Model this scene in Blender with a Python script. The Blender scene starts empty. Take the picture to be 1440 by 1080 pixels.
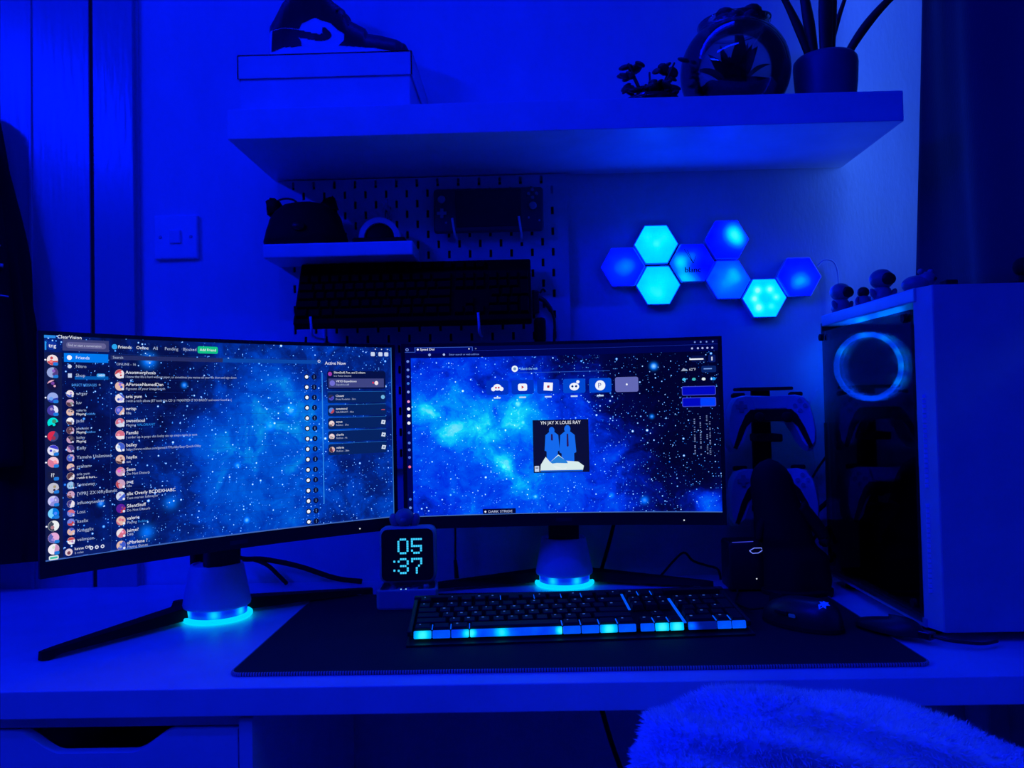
import bpy, bmesh, math, random
from mathutils import Vector, Matrix, Euler, noise as mnoise
random.seed(7)
SC = bpy.context.scene
COL = SC.collection
PI = math.pi

# ------------------------------------------------------------------ camera
cam_d = bpy.data.cameras.new('camera'); cam = bpy.data.objects.new('camera', cam_d); COL.objects.link(cam)
PITCH, YAW, ROLL, FPX = 0.02625, 0.01764, 0.02181, 1148.34
fw = Vector((-math.sin(YAW) * math.cos(PITCH), math.cos(YAW) * math.cos(PITCH), math.sin(PITCH)))
rt = Vector((math.cos(YAW), math.sin(YAW), 0)); up = rt.cross(fw)
c_, s_ = math.cos(ROLL), math.sin(ROLL)
r2, u2 = rt * c_ - up * s_, rt * s_ + up * c_
cam.matrix_world = Matrix(((r2.x, u2.x, -fw.x, 0), (r2.y, u2.y, -fw.y, 0), (r2.z, u2.z, -fw.z, 1.0717), (0, 0, 0, 1)))
cam_d.sensor_fit = 'HORIZONTAL'; cam_d.sensor_width = 36; cam_d.lens = 36 * FPX / 1440; cam_d.clip_start = 0.02
SC.camera = cam
# ------------------------------------------------------------------ view
vs = SC.view_settings
vs.view_transform = 'Standard'; vs.look = 'None'; vs.exposure = 0.0; vs.gamma = 1.0; vs.use_curve_mapping = False
try:
    SC.cycles.use_denoising = True
    SC.cycles.max_bounces = 6; SC.cycles.transparent_max_bounces = 12
    SC.cycles.caustics_reflective = False; SC.cycles.caustics_refractive = False
    SC.cycles.sample_clamp_indirect = 4.0
except Exception:
    pass
# ------------------------------------------------------------------ world: dusk sky seen only through the window
W = bpy.data.worlds.new('dusk_sky'); SC.world = W; W.use_nodes = True
bg = W.node_tree.nodes['Background']; bg.inputs[0].default_value = (0.035, 0.15, 1.0, 1); bg.inputs[1].default_value = 19.0
# ------------------------------------------------------------------ room lights: blue LED strips along the top of the walls, plus an added overhead fill
BLUE = (0.0, 0.006, 1.0)
def strip(name, loc, direction, length, width, watts, along=(0, 1, 0)):
    l = bpy.data.lights.new(name, 'AREA'); l.shape = 'RECTANGLE'; l.size = length; l.size_y = width
    l.energy = watts; l.color = BLUE
    o = bpy.data.objects.new(name, l); COL.objects.link(o)
    z = -Vector(direction).normalized(); x = Vector(along).normalized(); y = z.cross(x).normalized(); x = y.cross(z)
    o.matrix_world = Matrix(((x.x, y.x, z.x, loc[0]), (x.y, y.y, z.y, loc[1]), (x.z, y.z, z.z, loc[2]), (0, 0, 0, 1)))
    return o
strip('led_strip_left', (-1.80, -0.05, 2.28), (1, 0.85, -0.75), 0.8, 0.06, 32.0)
strip('led_strip_back', (-0.40, 1.46, 2.36), (0.0, -0.8, -1), 1.6, 0.03, 6.0, (1, 0, 0))
strip('overhead_fill', (-0.25, 0.45, 2.38), (0.0, -0.1, -1), 1.1, 0.03, 17.0, (1, 0, 0))  # added fill above desk and chair to brighten their tops, no known fixture

# ------------------------------------------------------------------ helpers: materials
def s2l(v):
    v = v / 255.0
    return v / 12.92 if v <= 0.04045 else ((v + 0.055) / 1.055) ** 2.4
def rgb(r, g, b): return (s2l(r), s2l(g), s2l(b), 1)
class NT:
    def __init__(self, name):
        self.m = bpy.data.materials.new(name); self.m.use_nodes = True
        self.t = self.m.node_tree; self.t.nodes.clear()
        self.out = self.n('ShaderNodeOutputMaterial')
    def n(self, typ, **kw):
        nd = self.t.nodes.new(typ)
        for k, v in kw.items(): setattr(nd, k, v)
        return nd
    def l(self, a, b): self.t.links.new(a, b)
    def put(self, sock, v):
        if hasattr(v, 'links') or hasattr(v, 'is_linked'): self.l(v, sock)
        else: sock.default_value = v
    def math(self, op, a, b=None, clamp=False):
        nd = self.n('ShaderNodeMath', operation=op); nd.use_clamp = clamp
        self.put(nd.inputs[0], a)
        if b is not None: self.put(nd.inputs[1], b)
        return nd.outputs[0]
    def vmath(self, op, a, b):
        nd = self.n('ShaderNodeVectorMath', operation=op)
        self.put(nd.inputs[0], a); self.put(nd.inputs[1], b)
        return nd.outputs['Value'] if op in ('DISTANCE', 'DOT_PRODUCT', 'LENGTH') else nd.outputs[0]
    def noise(self, vec, scale, detail=4, rough=0.5, dist=0.0):
        nd = self.n('ShaderNodeTexNoise'); nd.inputs['Scale'].default_value = scale
        nd.inputs['Detail'].default_value = detail; nd.inputs['Roughness'].default_value = rough
        nd.inputs['Distortion'].default_value = dist
        if vec is not None: self.l(vec, nd.inputs['Vector'])
        return nd
    def ramp(self, fac, stops):
        nd = self.n('ShaderNodeValToRGB'); e = nd.color_ramp.elements
        while len(e) > 1: e.remove(e[-1])
        e[0].position, e[0].color = stops[0]
        for p, c in stops[1:]:
            x = e.new(p); x.color = c
        self.l(fac, nd.inputs[0]); return nd.outputs[0]
    def gauss(self, vec, c, r, a):
        d = self.vmath('DISTANCE', vec, c)
        q = self.math('POWER', self.math('DIVIDE', d, r), 2.0)
        return self.math('MULTIPLY', self.math('POWER', 2.71828, self.math('MULTIPLY', q, -1.0)), a)
    def bsdf(self):
        b = self.n('ShaderNodeBsdfPrincipled'); self.l(b.outputs[0], self.out.inputs[0]); return b
MATS = {}
def mat(name, col, rough=0.5, metal=0.0, var=0.06, scale=18.0, bump=0.0, bscale=250.0, spec=0.5, coat=0.0, stretch=(1, 1, 1), sheen=0.0):
    if name in MATS: return MATS[name]
    N = NT(name); b = N.bsdf()
    tc = N.n('ShaderNodeTexCoord'); mp = N.n('ShaderNodeMapping'); mp.inputs['Scale'].default_value = stretch
    N.l(tc.outputs['Object'], mp.inputs['Vector'])
    nz = N.noise(mp.outputs[0], scale, 5)
    lo = tuple(c * (1 - var) for c in col) + (1,); hi = tuple(min(1, c * (1 + var)) for c in col) + (1,)
    N.l(N.ramp(nz.outputs['Fac'], [(0.3, lo), (0.7, hi)]), b.inputs['Base Color'])
    b.inputs['Roughness'].default_value = rough; b.inputs['Metallic'].default_value = metal
    b.inputs['Specular IOR Level'].default_value = spec; b.inputs['Coat Weight'].default_value = coat
    b.inputs['Coat Roughness'].default_value = 0.08; b.inputs['Sheen Weight'].default_value = sheen
    if bump:
        n2 = N.noise(mp.outputs[0], bscale, 3); bp = N.n('ShaderNodeBump'); bp.inputs['Strength'].default_value = bump
        bp.inputs['Distance'].default_value = 0.002
        N.l(n2.outputs['Fac'], bp.inputs['Height']); N.l(bp.outputs[0], b.inputs['Normal'])
    MATS[name] = N.m; return N.m
def em(r, g, b, k=1.0, name=None):
    name = name or 'light_%d_%d_%d_%d' % (r, g, b, int(k * 100))
    if name in MATS: return MATS[name]
    N = NT(name); B_ = N.bsdf(); B_.inputs['Base Color'].default_value = (0.01, 0.01, 0.012, 1); B_.inputs['Roughness'].default_value = 0.35
    B_.inputs['Emission Color'].default_value = rgb(r, g, b); B_.inputs['Emission Strength'].default_value = k
    MATS[name] = N.m; return N.m
def thin_glass(name, tint, refl=1.0, rough=0.02, base=0.04):
    N = NT(name)
    tr = N.n('ShaderNodeBsdfTransparent'); tr.inputs[0].default_value = tint + (1,)
    gl = N.n('ShaderNodeBsdfGlossy'); gl.inputs['Roughness'].default_value = rough
    fr = N.n('ShaderNodeFresnel'); fr.inputs['IOR'].default_value = 1.5
    tc = N.n('ShaderNodeTexCoord'); nz = N.noise(tc.outputs['Object'], 30, 2)
    k = N.math('ADD', N.math('MULTIPLY', fr.outputs[0], refl), N.math('MULTIPLY', nz.outputs['Fac'], base), clamp=True)
    mx = N.n('ShaderNodeMixShader'); N.l(k, mx.inputs[0]); N.l(tr.outputs[0], mx.inputs[1]); N.l(gl.outputs[0], mx.inputs[2])
    N.l(mx.outputs[0], N.out.inputs[0]); return N.m

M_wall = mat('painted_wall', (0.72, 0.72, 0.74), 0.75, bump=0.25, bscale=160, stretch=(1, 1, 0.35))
M_ceil = mat('ceiling_paint', (0.5, 0.5, 0.5), 0.9)
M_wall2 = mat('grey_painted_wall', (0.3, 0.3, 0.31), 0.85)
M_floor = mat('dark_carpet', (0.12, 0.12, 0.13), 0.95, bump=0.5, bscale=500)
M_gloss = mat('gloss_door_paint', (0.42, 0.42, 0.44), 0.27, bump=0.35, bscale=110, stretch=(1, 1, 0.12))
M_gap = mat('dark_gap', (0.01, 0.01, 0.012), 0.9)
M_desk = mat('white_desk_foil', (0.74, 0.74, 0.76), 0.34, bump=0.05, bscale=600)
M_lack = mat('white_shelf_foil', (0.76, 0.76, 0.78), 0.35)
M_peg = mat('white_pegboard', (0.66, 0.66, 0.68), 0.5)
M_card = mat('box_cardboard', (0.72, 0.72, 0.74), 0.7)
M_white = mat('white_plastic', (0.75, 0.75, 0.77), 0.35)
M_greyw = mat('matte_grey_plastic', (0.42, 0.42, 0.45), 0.5)
M_black = mat('black_plastic', (0.012, 0.012, 0.014), 0.45, spec=0.35)
M_matte = mat('matte_black', (0.008, 0.008, 0.009), 0.75, spec=0.2)
M_gblack = mat('gloss_black', (0.008, 0.008, 0.01), 0.12)
M_mat = mat('desk_mat_cloth', (0.018, 0.018, 0.022), 0.85, bump=0.4, bscale=900, spec=0.2)
M_stitch = mat('stitching', (0.30, 0.34, 0.36), 0.6)
M_patent = mat('black_patent_leather', (0.01, 0.01, 0.012), 0.34, spec=0.3)
M_leather = mat('white_leather', (0.72, 0.72, 0.74), 0.4, bump=0.1, bscale=500)
M_metal = mat('brushed_metal', (0.6, 0.6, 0.62), 0.25, 1.0)
M_white2 = mat('white_case_paint', (0.44, 0.44, 0.46), 0.4)
M_leaf = mat('dark_leaf', (0.015, 0.04, 0.015), 0.45, var=0.3)
M_soil = mat('soil', (0.03, 0.02, 0.015), 0.95, bump=0.6, bscale=200)
M_pot = mat('ceramic_pot', (0.14, 0.14, 0.15), 0.45)
M_curtain = mat('dark_curtain_cloth', (0.045, 0.045, 0.055), 0.85, bump=0.35, bscale=500, stretch=(1, 1, 0.2), sheen=0.15)
M_coat = mat('black_coat_cloth', (0.008, 0.008, 0.01), 0.9, spec=0.15)
M_fur = mat('white_plush_fur', (0.90, 0.90, 0.92), 0.9, sheen=0.3)
M_key = mat('black_keycap', (0.010, 0.010, 0.012), 0.5, spec=0.25)
M_pitch = mat('unlit_black_keycap', (0.004, 0.004, 0.0045), 0.9, spec=0.1)
M_dkblue = mat('grey_vinyl', (0.22, 0.22, 0.25), 0.4)

# ------------------------------------------------------------------ helpers: geometry
class B:
    def __init__(self): self.b = bmesh.new()
    def _m(self, vs_, mx):
        for v in vs_: v.co = mx @ v.co
    def box(self, c, s, rot=None, bev=0.0, seg=2):
        t = bmesh.new(); bmesh.ops.create_cube(t, size=1)
        for v in t.verts: v.co = Vector((v.co.x * s[0], v.co.y * s[1], v.co.z * s[2]))
        if bev: bmesh.ops.bevel(t, geom=list(t.edges), offset=bev, segments=seg, affect='EDGES', profile=0.5)
        mx = Matrix.Translation(c) @ (Euler(rot).to_matrix().to_4x4() if rot else Matrix())
        return self.join(t, mx)
    def join(self, t, mx=None):
        if mx is not None:
            for v in t.verts: v.co = mx @ v.co
        me = bpy.data.meshes.new('tmp'); t.to_mesh(me); t.free(); self.b.from_mesh(me); bpy.data.meshes.remove(me); return self
    def cone(self, p0, p1, r0, r1, seg=20, caps=True):
        p0, p1 = Vector(p0), Vector(p1); d = p1 - p0
        t = bmesh.new(); bmesh.ops.create_cone(t, cap_ends=caps, segments=seg, radius1=r0, radius2=r1, depth=d.length)
        mx = Matrix.Translation((p0 + p1) / 2) @ d.to_track_quat('Z', 'Y').to_matrix().to_4x4()
        return self.join(t, mx)
    def ball(self, c, r, seg=20, rings=12, rot=None):
        r = (r, r, r) if not isinstance(r, tuple) else r
        t = bmesh.new(); bmesh.ops.create_uvsphere(t, u_segments=seg, v_segments=rings, radius=1)
        for v in t.verts: v.co = Vector((v.co.x * r[0], v.co.y * r[1], v.co.z * r[2]))
        mx = Matrix.Translation(c) @ (Euler(rot).to_matrix().to_4x4() if rot else Matrix())
        return self.join(t, mx)
    def lathe(self, prof, c=(0, 0, 0), seg=40, axis='Z', sq=1.0):
        t = self.b; rings = []
        for r, z in prof:
            ring = []
            for i in range(seg):
                a = 2 * PI * i / seg; x, y = r * math.cos(a), r * math.sin(a) * sq
                p = (x, y, z) if axis == 'Z' else (x, -z, y)
                ring.append(t.verts.new((p[0] + c[0], p[1] + c[1], p[2] + c[2])))
            rings.append(ring)
        for a, b_ in zip(rings, rings[1:]):
            for i in range(seg):
                j = (i + 1) % seg; t.faces.new((a[i], a[j], b_[j], b_[i]))
        if prof[0] == prof[-1]: return self
        if prof[0][0] > 1e-6: t.faces.new(rings[0][::-1])
        if prof[-1][0] > 1e-6: t.faces.new(rings[-1])
        return self
    def prism(self, pts, y0, y1, plane='XZ'):
        """extrude a 2-D outline: XZ outline along y, XY outline along z"""
        t = self.b
        f = (lambda p, h: (p[0], h, p[1])) if plane == 'XZ' else (lambda p, h: (p[0], p[1], h))
        a = [t.verts.new(f(p, y0)) for p in pts]; b_ = [t.verts.new(f(p, y1)) for p in pts]
        t.faces.new(a); t.faces.new(b_[::-1])
        n = len(pts)
        for i in range(n):
            j = (i + 1) % n; t.faces.new((a[i], b_[i], b_[j], a[j]))
        return self
    def tube(self, pts, r, seg=8, smooth=6):
        P = [Vector(p) for p in pts]
        if smooth and len(P) > 2:
            Q = []
            for i in range(len(P) - 1):
                p0 = P[max(i - 1, 0)]; p1 = P[i]; p2 = P[i + 1]; p3 = P[min(i + 2, len(P) - 1)]
                for k in range(smooth):
                    u = k / smooth
                    Q.append(0.5 * ((2 * p1) + (p2 - p0) * u + (2 * p0 - 5 * p1 + 4 * p2 - p3) * u * u + (3 * p1 - p0 - 3 * p2 + p3) * u ** 3))
            Q.append(P[-1]); P = Q
        rr = r if callable(r) else (lambda u: r)
        t = self.b; rings = []; n = None
        for i, p in enumerate(P):
            d = (P[min(i + 1, len(P) - 1)] - P[max(i - 1, 0)]).normalized()
            if n is None: n = d.orthogonal().normalized()
            n = (n - d * n.dot(d)).normalized(); m = d.cross(n)
            q = rr(i / (len(P) - 1))
            rings.append([t.verts.new(p + (n * math.cos(2 * PI * k / seg) + m * math.sin(2 * PI * k / seg)) * q) for k in range(seg)])
        for a, b_ in zip(rings, rings[1:]):
            for k in range(seg):
                j = (k + 1) % seg; t.faces.new((a[k], a[j], b_[j], b_[k]))
        t.faces.new(rings[0][::-1]); t.faces.new(rings[-1]); return self
    def grid(self, f, nu, nv, wrap=False):
        t = self.b; V = [[t.verts.new(f(i / nu, j / nv)) for j in range(nv + 1)] for i in range(nu + (0 if wrap else 1))]
        for i in range(nu):
            a = V[i]; b_ = V[(i + 1) % len(V)]
            for j in range(nv): t.faces.new((a[j], b_[j], b_[j + 1], a[j + 1]))
        return self
    def done(self, name, m, parent=None, smooth=False, loc=None, rot=None):
        bmesh.ops.recalc_face_normals(self.b, faces=list(self.b.faces))
        me = bpy.data.meshes.new(name); self.b.to_mesh(me); self.b.free()
        me.materials.append(m)
        if smooth: me.shade_smooth() if hasattr(me, 'shade_smooth') else None
        o = bpy.data.objects.new(name, me); COL.objects.link(o)
        if smooth == 'auto': add_autosmooth(o)
        if parent: o.parent = parent
        if loc: o.location = loc
        if rot: o.rotation_euler = rot
        return o
def add_autosmooth(o):
    me = o.data
    bm = bmesh.new(); bm.from_mesh(me)
    for e in bm.edges:
        if len(e.link_faces) == 2 and e.calc_face_angle(0) > 0.45: e.smooth = False
    bm.to_mesh(me); bm.free()
def tag(o, label, cat, group=None):
    o['label'] = label; o['category'] = cat
    if group: o['group'] = group
    return o
def thing(name, label, cat, loc=(0, 0, 0), rz=0.0, group=None, rot=None):
    o = bpy.data.objects.new(name, None); COL.objects.link(o); o.location = loc; o.rotation_euler = rot or (0, 0, rz)
    o.empty_display_size = 0.05
    return tag(o, label, cat, group)
def struct(o, label=None):
    o['kind'] = 'structure'
    if label: o['label'] = label
    return o
def stuff(o): o['kind'] = 'stuff'; return o
def copy_of(o, parent=None, loc=None):
    c = o.copy(); COL.objects.link(c); c.parent = parent
    if loc is not None: c.location = loc
    return c

# ------------------------------------------------------------------ the room shell
D = 1.58; T = 0.74                      # back wall, desk top
RX, LX, RY = 0.90, -2.0, -2.0           # right wall, left wall, wall behind
struct(B().box((-0.55, -0.21, -0.05), (3.1, 3.9, 0.1)).done('floor', M_floor), 'dark carpet floor under the desk')
struct(B().box((-0.55, -0.21, 2.45), (3.1, 3.9, 0.1)).done('ceiling', M_ceil), 'plain ceiling above the room')
struct(B().box((-0.55, D + 0.05, 1.2), (3.1, 0.1, 2.4)).done('wall_back', M_wall), 'white back wall washed in blue light')
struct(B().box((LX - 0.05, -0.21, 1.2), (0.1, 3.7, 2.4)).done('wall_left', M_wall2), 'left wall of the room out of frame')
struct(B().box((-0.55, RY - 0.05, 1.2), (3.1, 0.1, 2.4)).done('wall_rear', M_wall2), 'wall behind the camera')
WY0, WY1, WZ0, WZ1 = 0.35, 1.53, 1.26, 2.10     # window opening in the right wall
b = B()
b.box((RX + 0.05, (RY + WY0) / 2, 1.2), (0.1, WY0 - RY, 2.4)); b.box((RX + 0.05, (WY1 + D) / 2, 1.2), (0.1, D - WY1, 2.4))
b.box((RX + 0.05, (WY0 + WY1) / 2, WZ0 / 2), (0.1, WY1 - WY0, WZ0)); b.box((RX + 0.05, (WY0 + WY1) / 2, (WZ1 + 2.4) / 2), (0.1, WY1 - WY0, 2.4 - WZ1))
struct(b.done('wall_right', M_wall), 'right wall with the curtained window')
w = B()
for yy in (WY0 + 0.02, WY1 - 0.02): w.box((RX + 0.06, yy, (WZ0 + WZ1) / 2), (0.05, 0.04, WZ1 - WZ0))
for zz in (WZ0 + 0.02, WZ1 - 0.02): w.box((RX + 0.06, (WY0 + WY1) / 2, zz), (0.05, WY1 - WY0, 0.04))
wf = struct(w.done('window_1', M_white), 'white window frame behind the dark curtain')
B().box((RX + 0.06, (WY0 + WY1) / 2, (WZ0 + WZ1) / 2), (0.006, WY1 - WY0 - 0.06, WZ1 - WZ0 - 0.06)).done('pane', thin_glass('window_glass', (0.95, 0.95, 0.95)), wf)
pl = bpy.data.lights.new('window_portal', 'AREA'); pl.shape = 'RECTANGLE'; pl.size = WY1 - WY0; pl.size_y = WZ1 - WZ0
try: pl.cycles.is_portal = True
except Exception: pass
po = bpy.data.objects.new('window_portal', pl); COL.objects.link(po); po.location = (RX + 0.11, (WY0 + WY1) / 2, (WZ0 + WZ1) / 2)
po.rotation_euler = (0, PI / 2, 0); po.rotation_mode = 'XYZ'
po.matrix_world = Matrix(((0, 0, 1, RX + 0.11), (1, 0, 0, (WY0 + WY1) / 2), (0, 1, 0, (WZ0 + WZ1) / 2), (0, 0, 0, 1)))
# door and its frame at the left end of the back wall
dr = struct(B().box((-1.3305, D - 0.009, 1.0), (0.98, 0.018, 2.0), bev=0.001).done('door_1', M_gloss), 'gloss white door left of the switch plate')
for x0, x1 in ((-0.958, -0.952), (-1.70, -1.694)):
    B().box(((x0 + x1) / 2, D - 0.0195, 1.0), (x1 - x0, 0.005, 1.84), bev=0.001).done('panel_moulding', M_gloss, dr)
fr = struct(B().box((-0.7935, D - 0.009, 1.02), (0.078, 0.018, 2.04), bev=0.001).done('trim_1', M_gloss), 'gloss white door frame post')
B().box((-0.7545, D - 0.004, 1.02), (0.012, 0.008, 2.04), bev=0.003).done('moulding', M_gloss, fr)
struct(B().box((-0.8362, D - 0.007, 1.0), (0.0085, 0.014, 2.0)).done('gap_shade', M_gap), 'dark strip painted as the shade in the door gap')  # near-black strip, shade between door and frame put into its colour

# ------------------------------------------------------------------ desk worktop and drawer unit
dk = thing('desk', 'long white desktop carrying both monitors and the computer case', 'desk', (-0.12, 1.28, 0))
B().box((0, 0, T - 0.017), (2.0, 0.595, 0.034), bev=0.0015).done('desk_top', M_desk, dk)
for x in (0.94,):
    for y in (-0.26, 0.26): B().cone((x, y, 0.0), (x, y, T - 0.034), 0.018, 0.022).done('leg', M_white, dk, True)
for y in (-0.26, 0.26): B().cone((-0.94, y, 0.0), (-0.94, y, T - 0.034), 0.018, 0.022).done('leg', M_white, dk, True)
du = thing('drawer_unit', 'white drawer unit under the left end of the desk', 'drawer unit', (-0.52, 1.27, 0))
b = B(); b.box((-0.172, 0, 0.351), (0.016, 0.56, 0.70)); b.box((0.172, 0, 0.351), (0.016, 0.56, 0.70)); b.box((0, 0.27, 0.351), (0.328, 0.016, 0.70))
b.box((0, 0, 0.010), (0.328, 0.54, 0.018)); b.box((0, 0, 0.697), (0.328, 0.54, 0.014)); b.done('carcass', M_desk, du)
def front(z0, z1, notch):
    x0, x1 = -0.162, 0.162; pts = [(x0, z0), (x1, z0), (x1, z1)]
    if notch:
        cx, hw, dp = -0.012, 0.098, 0.027
        for k in range(13):
            u = k / 12; e = u * u * (3 - 2 * u); pts.append((cx + hw - u * 0.055, z1 - e * dp))
        for k in range(13):
            u = k / 12; e = u * u * (3 - 2 * u); pts.append((cx - hw + 0.055 - u * 0.055, z1 - dp + e * dp))
    pts.append((x0, z1)); return pts
for i, (z0, z1) in enumerate(((0.55, 0.6885), (0.41, 0.545), (0.23, 0.405), (0.03, 0.225))):
    d = B().prism(front(z0, z1, True), -0.279, -0.263).done('drawer', M_desk, du)
    b = B(); b.box((0, -0.02, z0 + 0.01), (0.31, 0.46, 0.008)); b.box((-0.15, -0.02, z0 + 0.05), (0.01, 0.46, 0.09)); b.box((0.15, -0.02, z0 + 0.05), (0.01, 0.46, 0.09)); b.box((0, 0.205, z0 + 0.05), (0.31, 0.01, 0.09))
    b.done('drawer_tray', M_greyw, d)

# ------------------------------------------------------------------ floating shelf
SX0, SZ = -0.4806, 1.5175
sh = tag(B().box((SX0 + 0.55, D - 0.131, SZ + 0.025), (1.10, 0.26, 0.05), bev=0.0012).done('floating_shelf', M_lack), 'thick white floating shelf across the wall above the monitors', 'shelf')
ST = SZ + 0.0502

# ------------------------------------------------------------------ pegboard with real slots
def pegboard():
    X0, Z1, c, n, m = -0.4728, 1.5150, 0.02, 28, 28
    y0, y1 = D - 0.018, D - 0.013
    bm = bmesh.new(); cache = {}
    def v(x, y, z):
        k = (round(x, 5), round(y, 5), round(z, 5))
        if k not in cache: cache[k] = bm.verts.new(k)
        return cache[k]
    sw, shh = 0.0025, 0.0075
    for i in range(n):
        for j in range(m):
            xa, xb = X0 + i * c, X0 + (i + 1) * c; zb, za = Z1 - j * c, Z1 - (j + 1) * c
            xc, zc = (xa + xb) / 2, (za + zb) / 2
            hole = (i + j) % 2 == 1 and 0 < i < n - 1 and 0 <= j < m - 1
            if not hole:
                bm.faces.new((v(xa, y0, za), v(xb, y0, za), v(xb, y0, zb), v(xa, y0, zb)))
            else:
                O = [(xa, za), (xb, za), (xb, zb), (xa, zb)]; I = [(xc - sw, zc - shh), (xc + sw, zc - shh), (xc + sw, zc + shh), (xc - sw, zc + shh)]
                for k in range(4):
                    q = (k + 1) % 4
                    bm.faces.new((v(O[k][0], y0, O[k][1]), v(O[q][0], y0, O[q][1]), v(I[q][0], y0, I[q][1]), v(I[k][0], y0, I[k][1])))
                    bm.faces.new((v(I[k][0], y0, I[k][1]), v(I[q][0], y0, I[q][1]), v(I[q][0], y1, I[q][1]), v(I[k][0], y1, I[k][1])))
    XE, ZE = X0 + n * c, Z1 - m * c
    for p, q in (((X0, ZE), (XE, ZE)), ((XE, ZE), (XE, Z1)), ((XE, Z1), (X0, Z1)), ((X0, Z1), (X0, ZE))):
        a = bm.verts.new((p[0], y0, p[1])); b_ = bm.verts.new((q[0], y0, q[1])); cc = bm.verts.new((q[0], y1, q[1])); dd = bm.verts.new((p[0], y1, p[1]))
        bm.faces.new((a, b_, cc, dd))
    r = thing('pegboard', 'white slotted pegboard fixed to the wall under the floating shelf', 'pegboard', (0, 0, 0))
    bb = B(); bb.b.free(); bb.b = bm; bb.done('board', M_peg, r)
    B().box(((X0 + XE) / 2, D - 0.007, (Z1 + ZE) / 2), (XE - X0 - 0.02, 0.003, Z1 - ZE - 0.02)).done('slot_shade', M_gap, r)  # added dark sheet standing in for the shade behind the slots
    for x in (X0 + 0.03, XE - 0.03):
        for z in (Z1 - 0.03, ZE + 0.03): B().cone((x, D, z), (x, D - 0.013, z), 0.008, 0.008).done('spacer', M_greyw, r)
    return r
pegboard()
PF = D - 0.018            # front face of the board
# small ledge on the board
ld = thing('pegboard_ledge', 'small white ledge shelf hooked on the left of the pegboard', 'shelf', (-0.335, 1.51, 1.347))
b = B(); b.box((0, 0, 0.013), (0.272, 0.10, 0.026), bev=0.003); b.done('tray', M_white, ld)
for x in (-0.10, 0.10): B().box((x, 0.052, 0.03), (0.006, 0.012, 0.035), bev=0.001).done('hook', M_white, ld)
LZ = 1.3740
# cat-eared black ornament
ct = thing('cat_ornament', 'black rounded ornament with two cat ears on the small ledge', 'ornament', (-0.406, 1.508, LZ))
def headf(u, v):
    a = u * 2 * PI; t = v * PI / 2
    prof = [(0.074, 0), (0.078, 0.012), (0.074, 0.032), (0.066, 0.052), (0.056, 0.068), (0.040, 0.079), (0.02, 0.0835), (0.0005, 0.0845)]
    k = v * (len(prof) - 1); i = min(int(k), len(prof) - 2); f = k - i
    r = prof[i][0] * (1 - f) + prof[i + 1][0] * f; z = prof[i][1] * (1 - f) + prof[i + 1][1] * f
    dd = 0.003 * mnoise.noise(Vector((math.cos(a) * 2, math.sin(a) * 2, z * 40)))
    return ((r + dd) * math.cos(a), (r + dd) * 0.62 * math.sin(a), z)
B().grid(headf, 40, 21, True).done('body', M_matte, ct, True)
for s in (-1, 1):
    x = -0.052 if s < 0 else 0.046
    bb = B(); bb.prism([(x - 0.017, 0.058), (x + 0.018, 0.066), (x + s * 0.004 + 0.006, 0.092), (x + s * 0.012 - 0.004, 0.094), (x - 0.014, 0.086)], -0.012, 0.008)
    bmesh.ops.bevel(bb.b, geom=list(bb.b.edges), offset=0.004, segments=2, affect='EDGES'); bb.done('ear', M_matte, ct, True)
bb = B(); bb.tube([(-0.035 + 0.022 * math.cos(a), 0, 0.079 + 0.014 * math.sin(a)) for a in [k * PI / 6 for k in range(7)]], 0.0018); bb.done('ring', M_black, ct, True)
B().ball((0, -0.049, 0.030), (0.012, 0.006, 0.008)).done('nose', M_black, ct, True)
# arch ornament
ar = thing('arch_ornament', 'white half-ring arch ornament around a black dome beside the cat ornament', 'ornament', (-0.2655, 1.505, LZ))
o_, i_ = 0.038, 0.028
pts = [(o_ * math.cos(a), 0.012 + o_ * math.sin(a)) for a in [PI * k / 24 for k in range(25)]] + [(i_ * math.cos(a), 0.012 + i_ * math.sin(a)) for a in [PI * k / 24 for k in range(24, -1, -1)]]
B().prism(pts, -0.012, 0.012).done('arch', M_white, ar)
B().ball((0, 0.0, 0.012), (0.0275, 0.018, 0.0275)).done('dome', M_matte, ar, True)
B().box((0, 0, 0.006), (0.098, 0.04, 0.012), bev=0.004).done('base', M_matte, ar)
for i, x in enumerate((-0.262, -0.2545)):
    h = B(); h.tube([(x, PF + 0.004, 1.452 + 0.006 * i), (x, PF - 0.012, 1.452 + 0.006 * i), (x, PF - 0.030, 1.449 + 0.006 * i), (x, PF - 0.034, 1.462 + 0.006 * i)], 0.0016)
    h.tube([(x, PF - 0.002, 1.452 + 0.006 * i), (x, PF - 0.002, 1.428)], 0.0016, smooth=0)
    tag(h.done('peg_hook', M_metal, smooth=True), ['shiny empty metal peg hook above the arch ornament, the one nearer the cat', 'shiny empty metal peg hook above the arch ornament, the one nearer the console'][i], 'hook')
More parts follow.
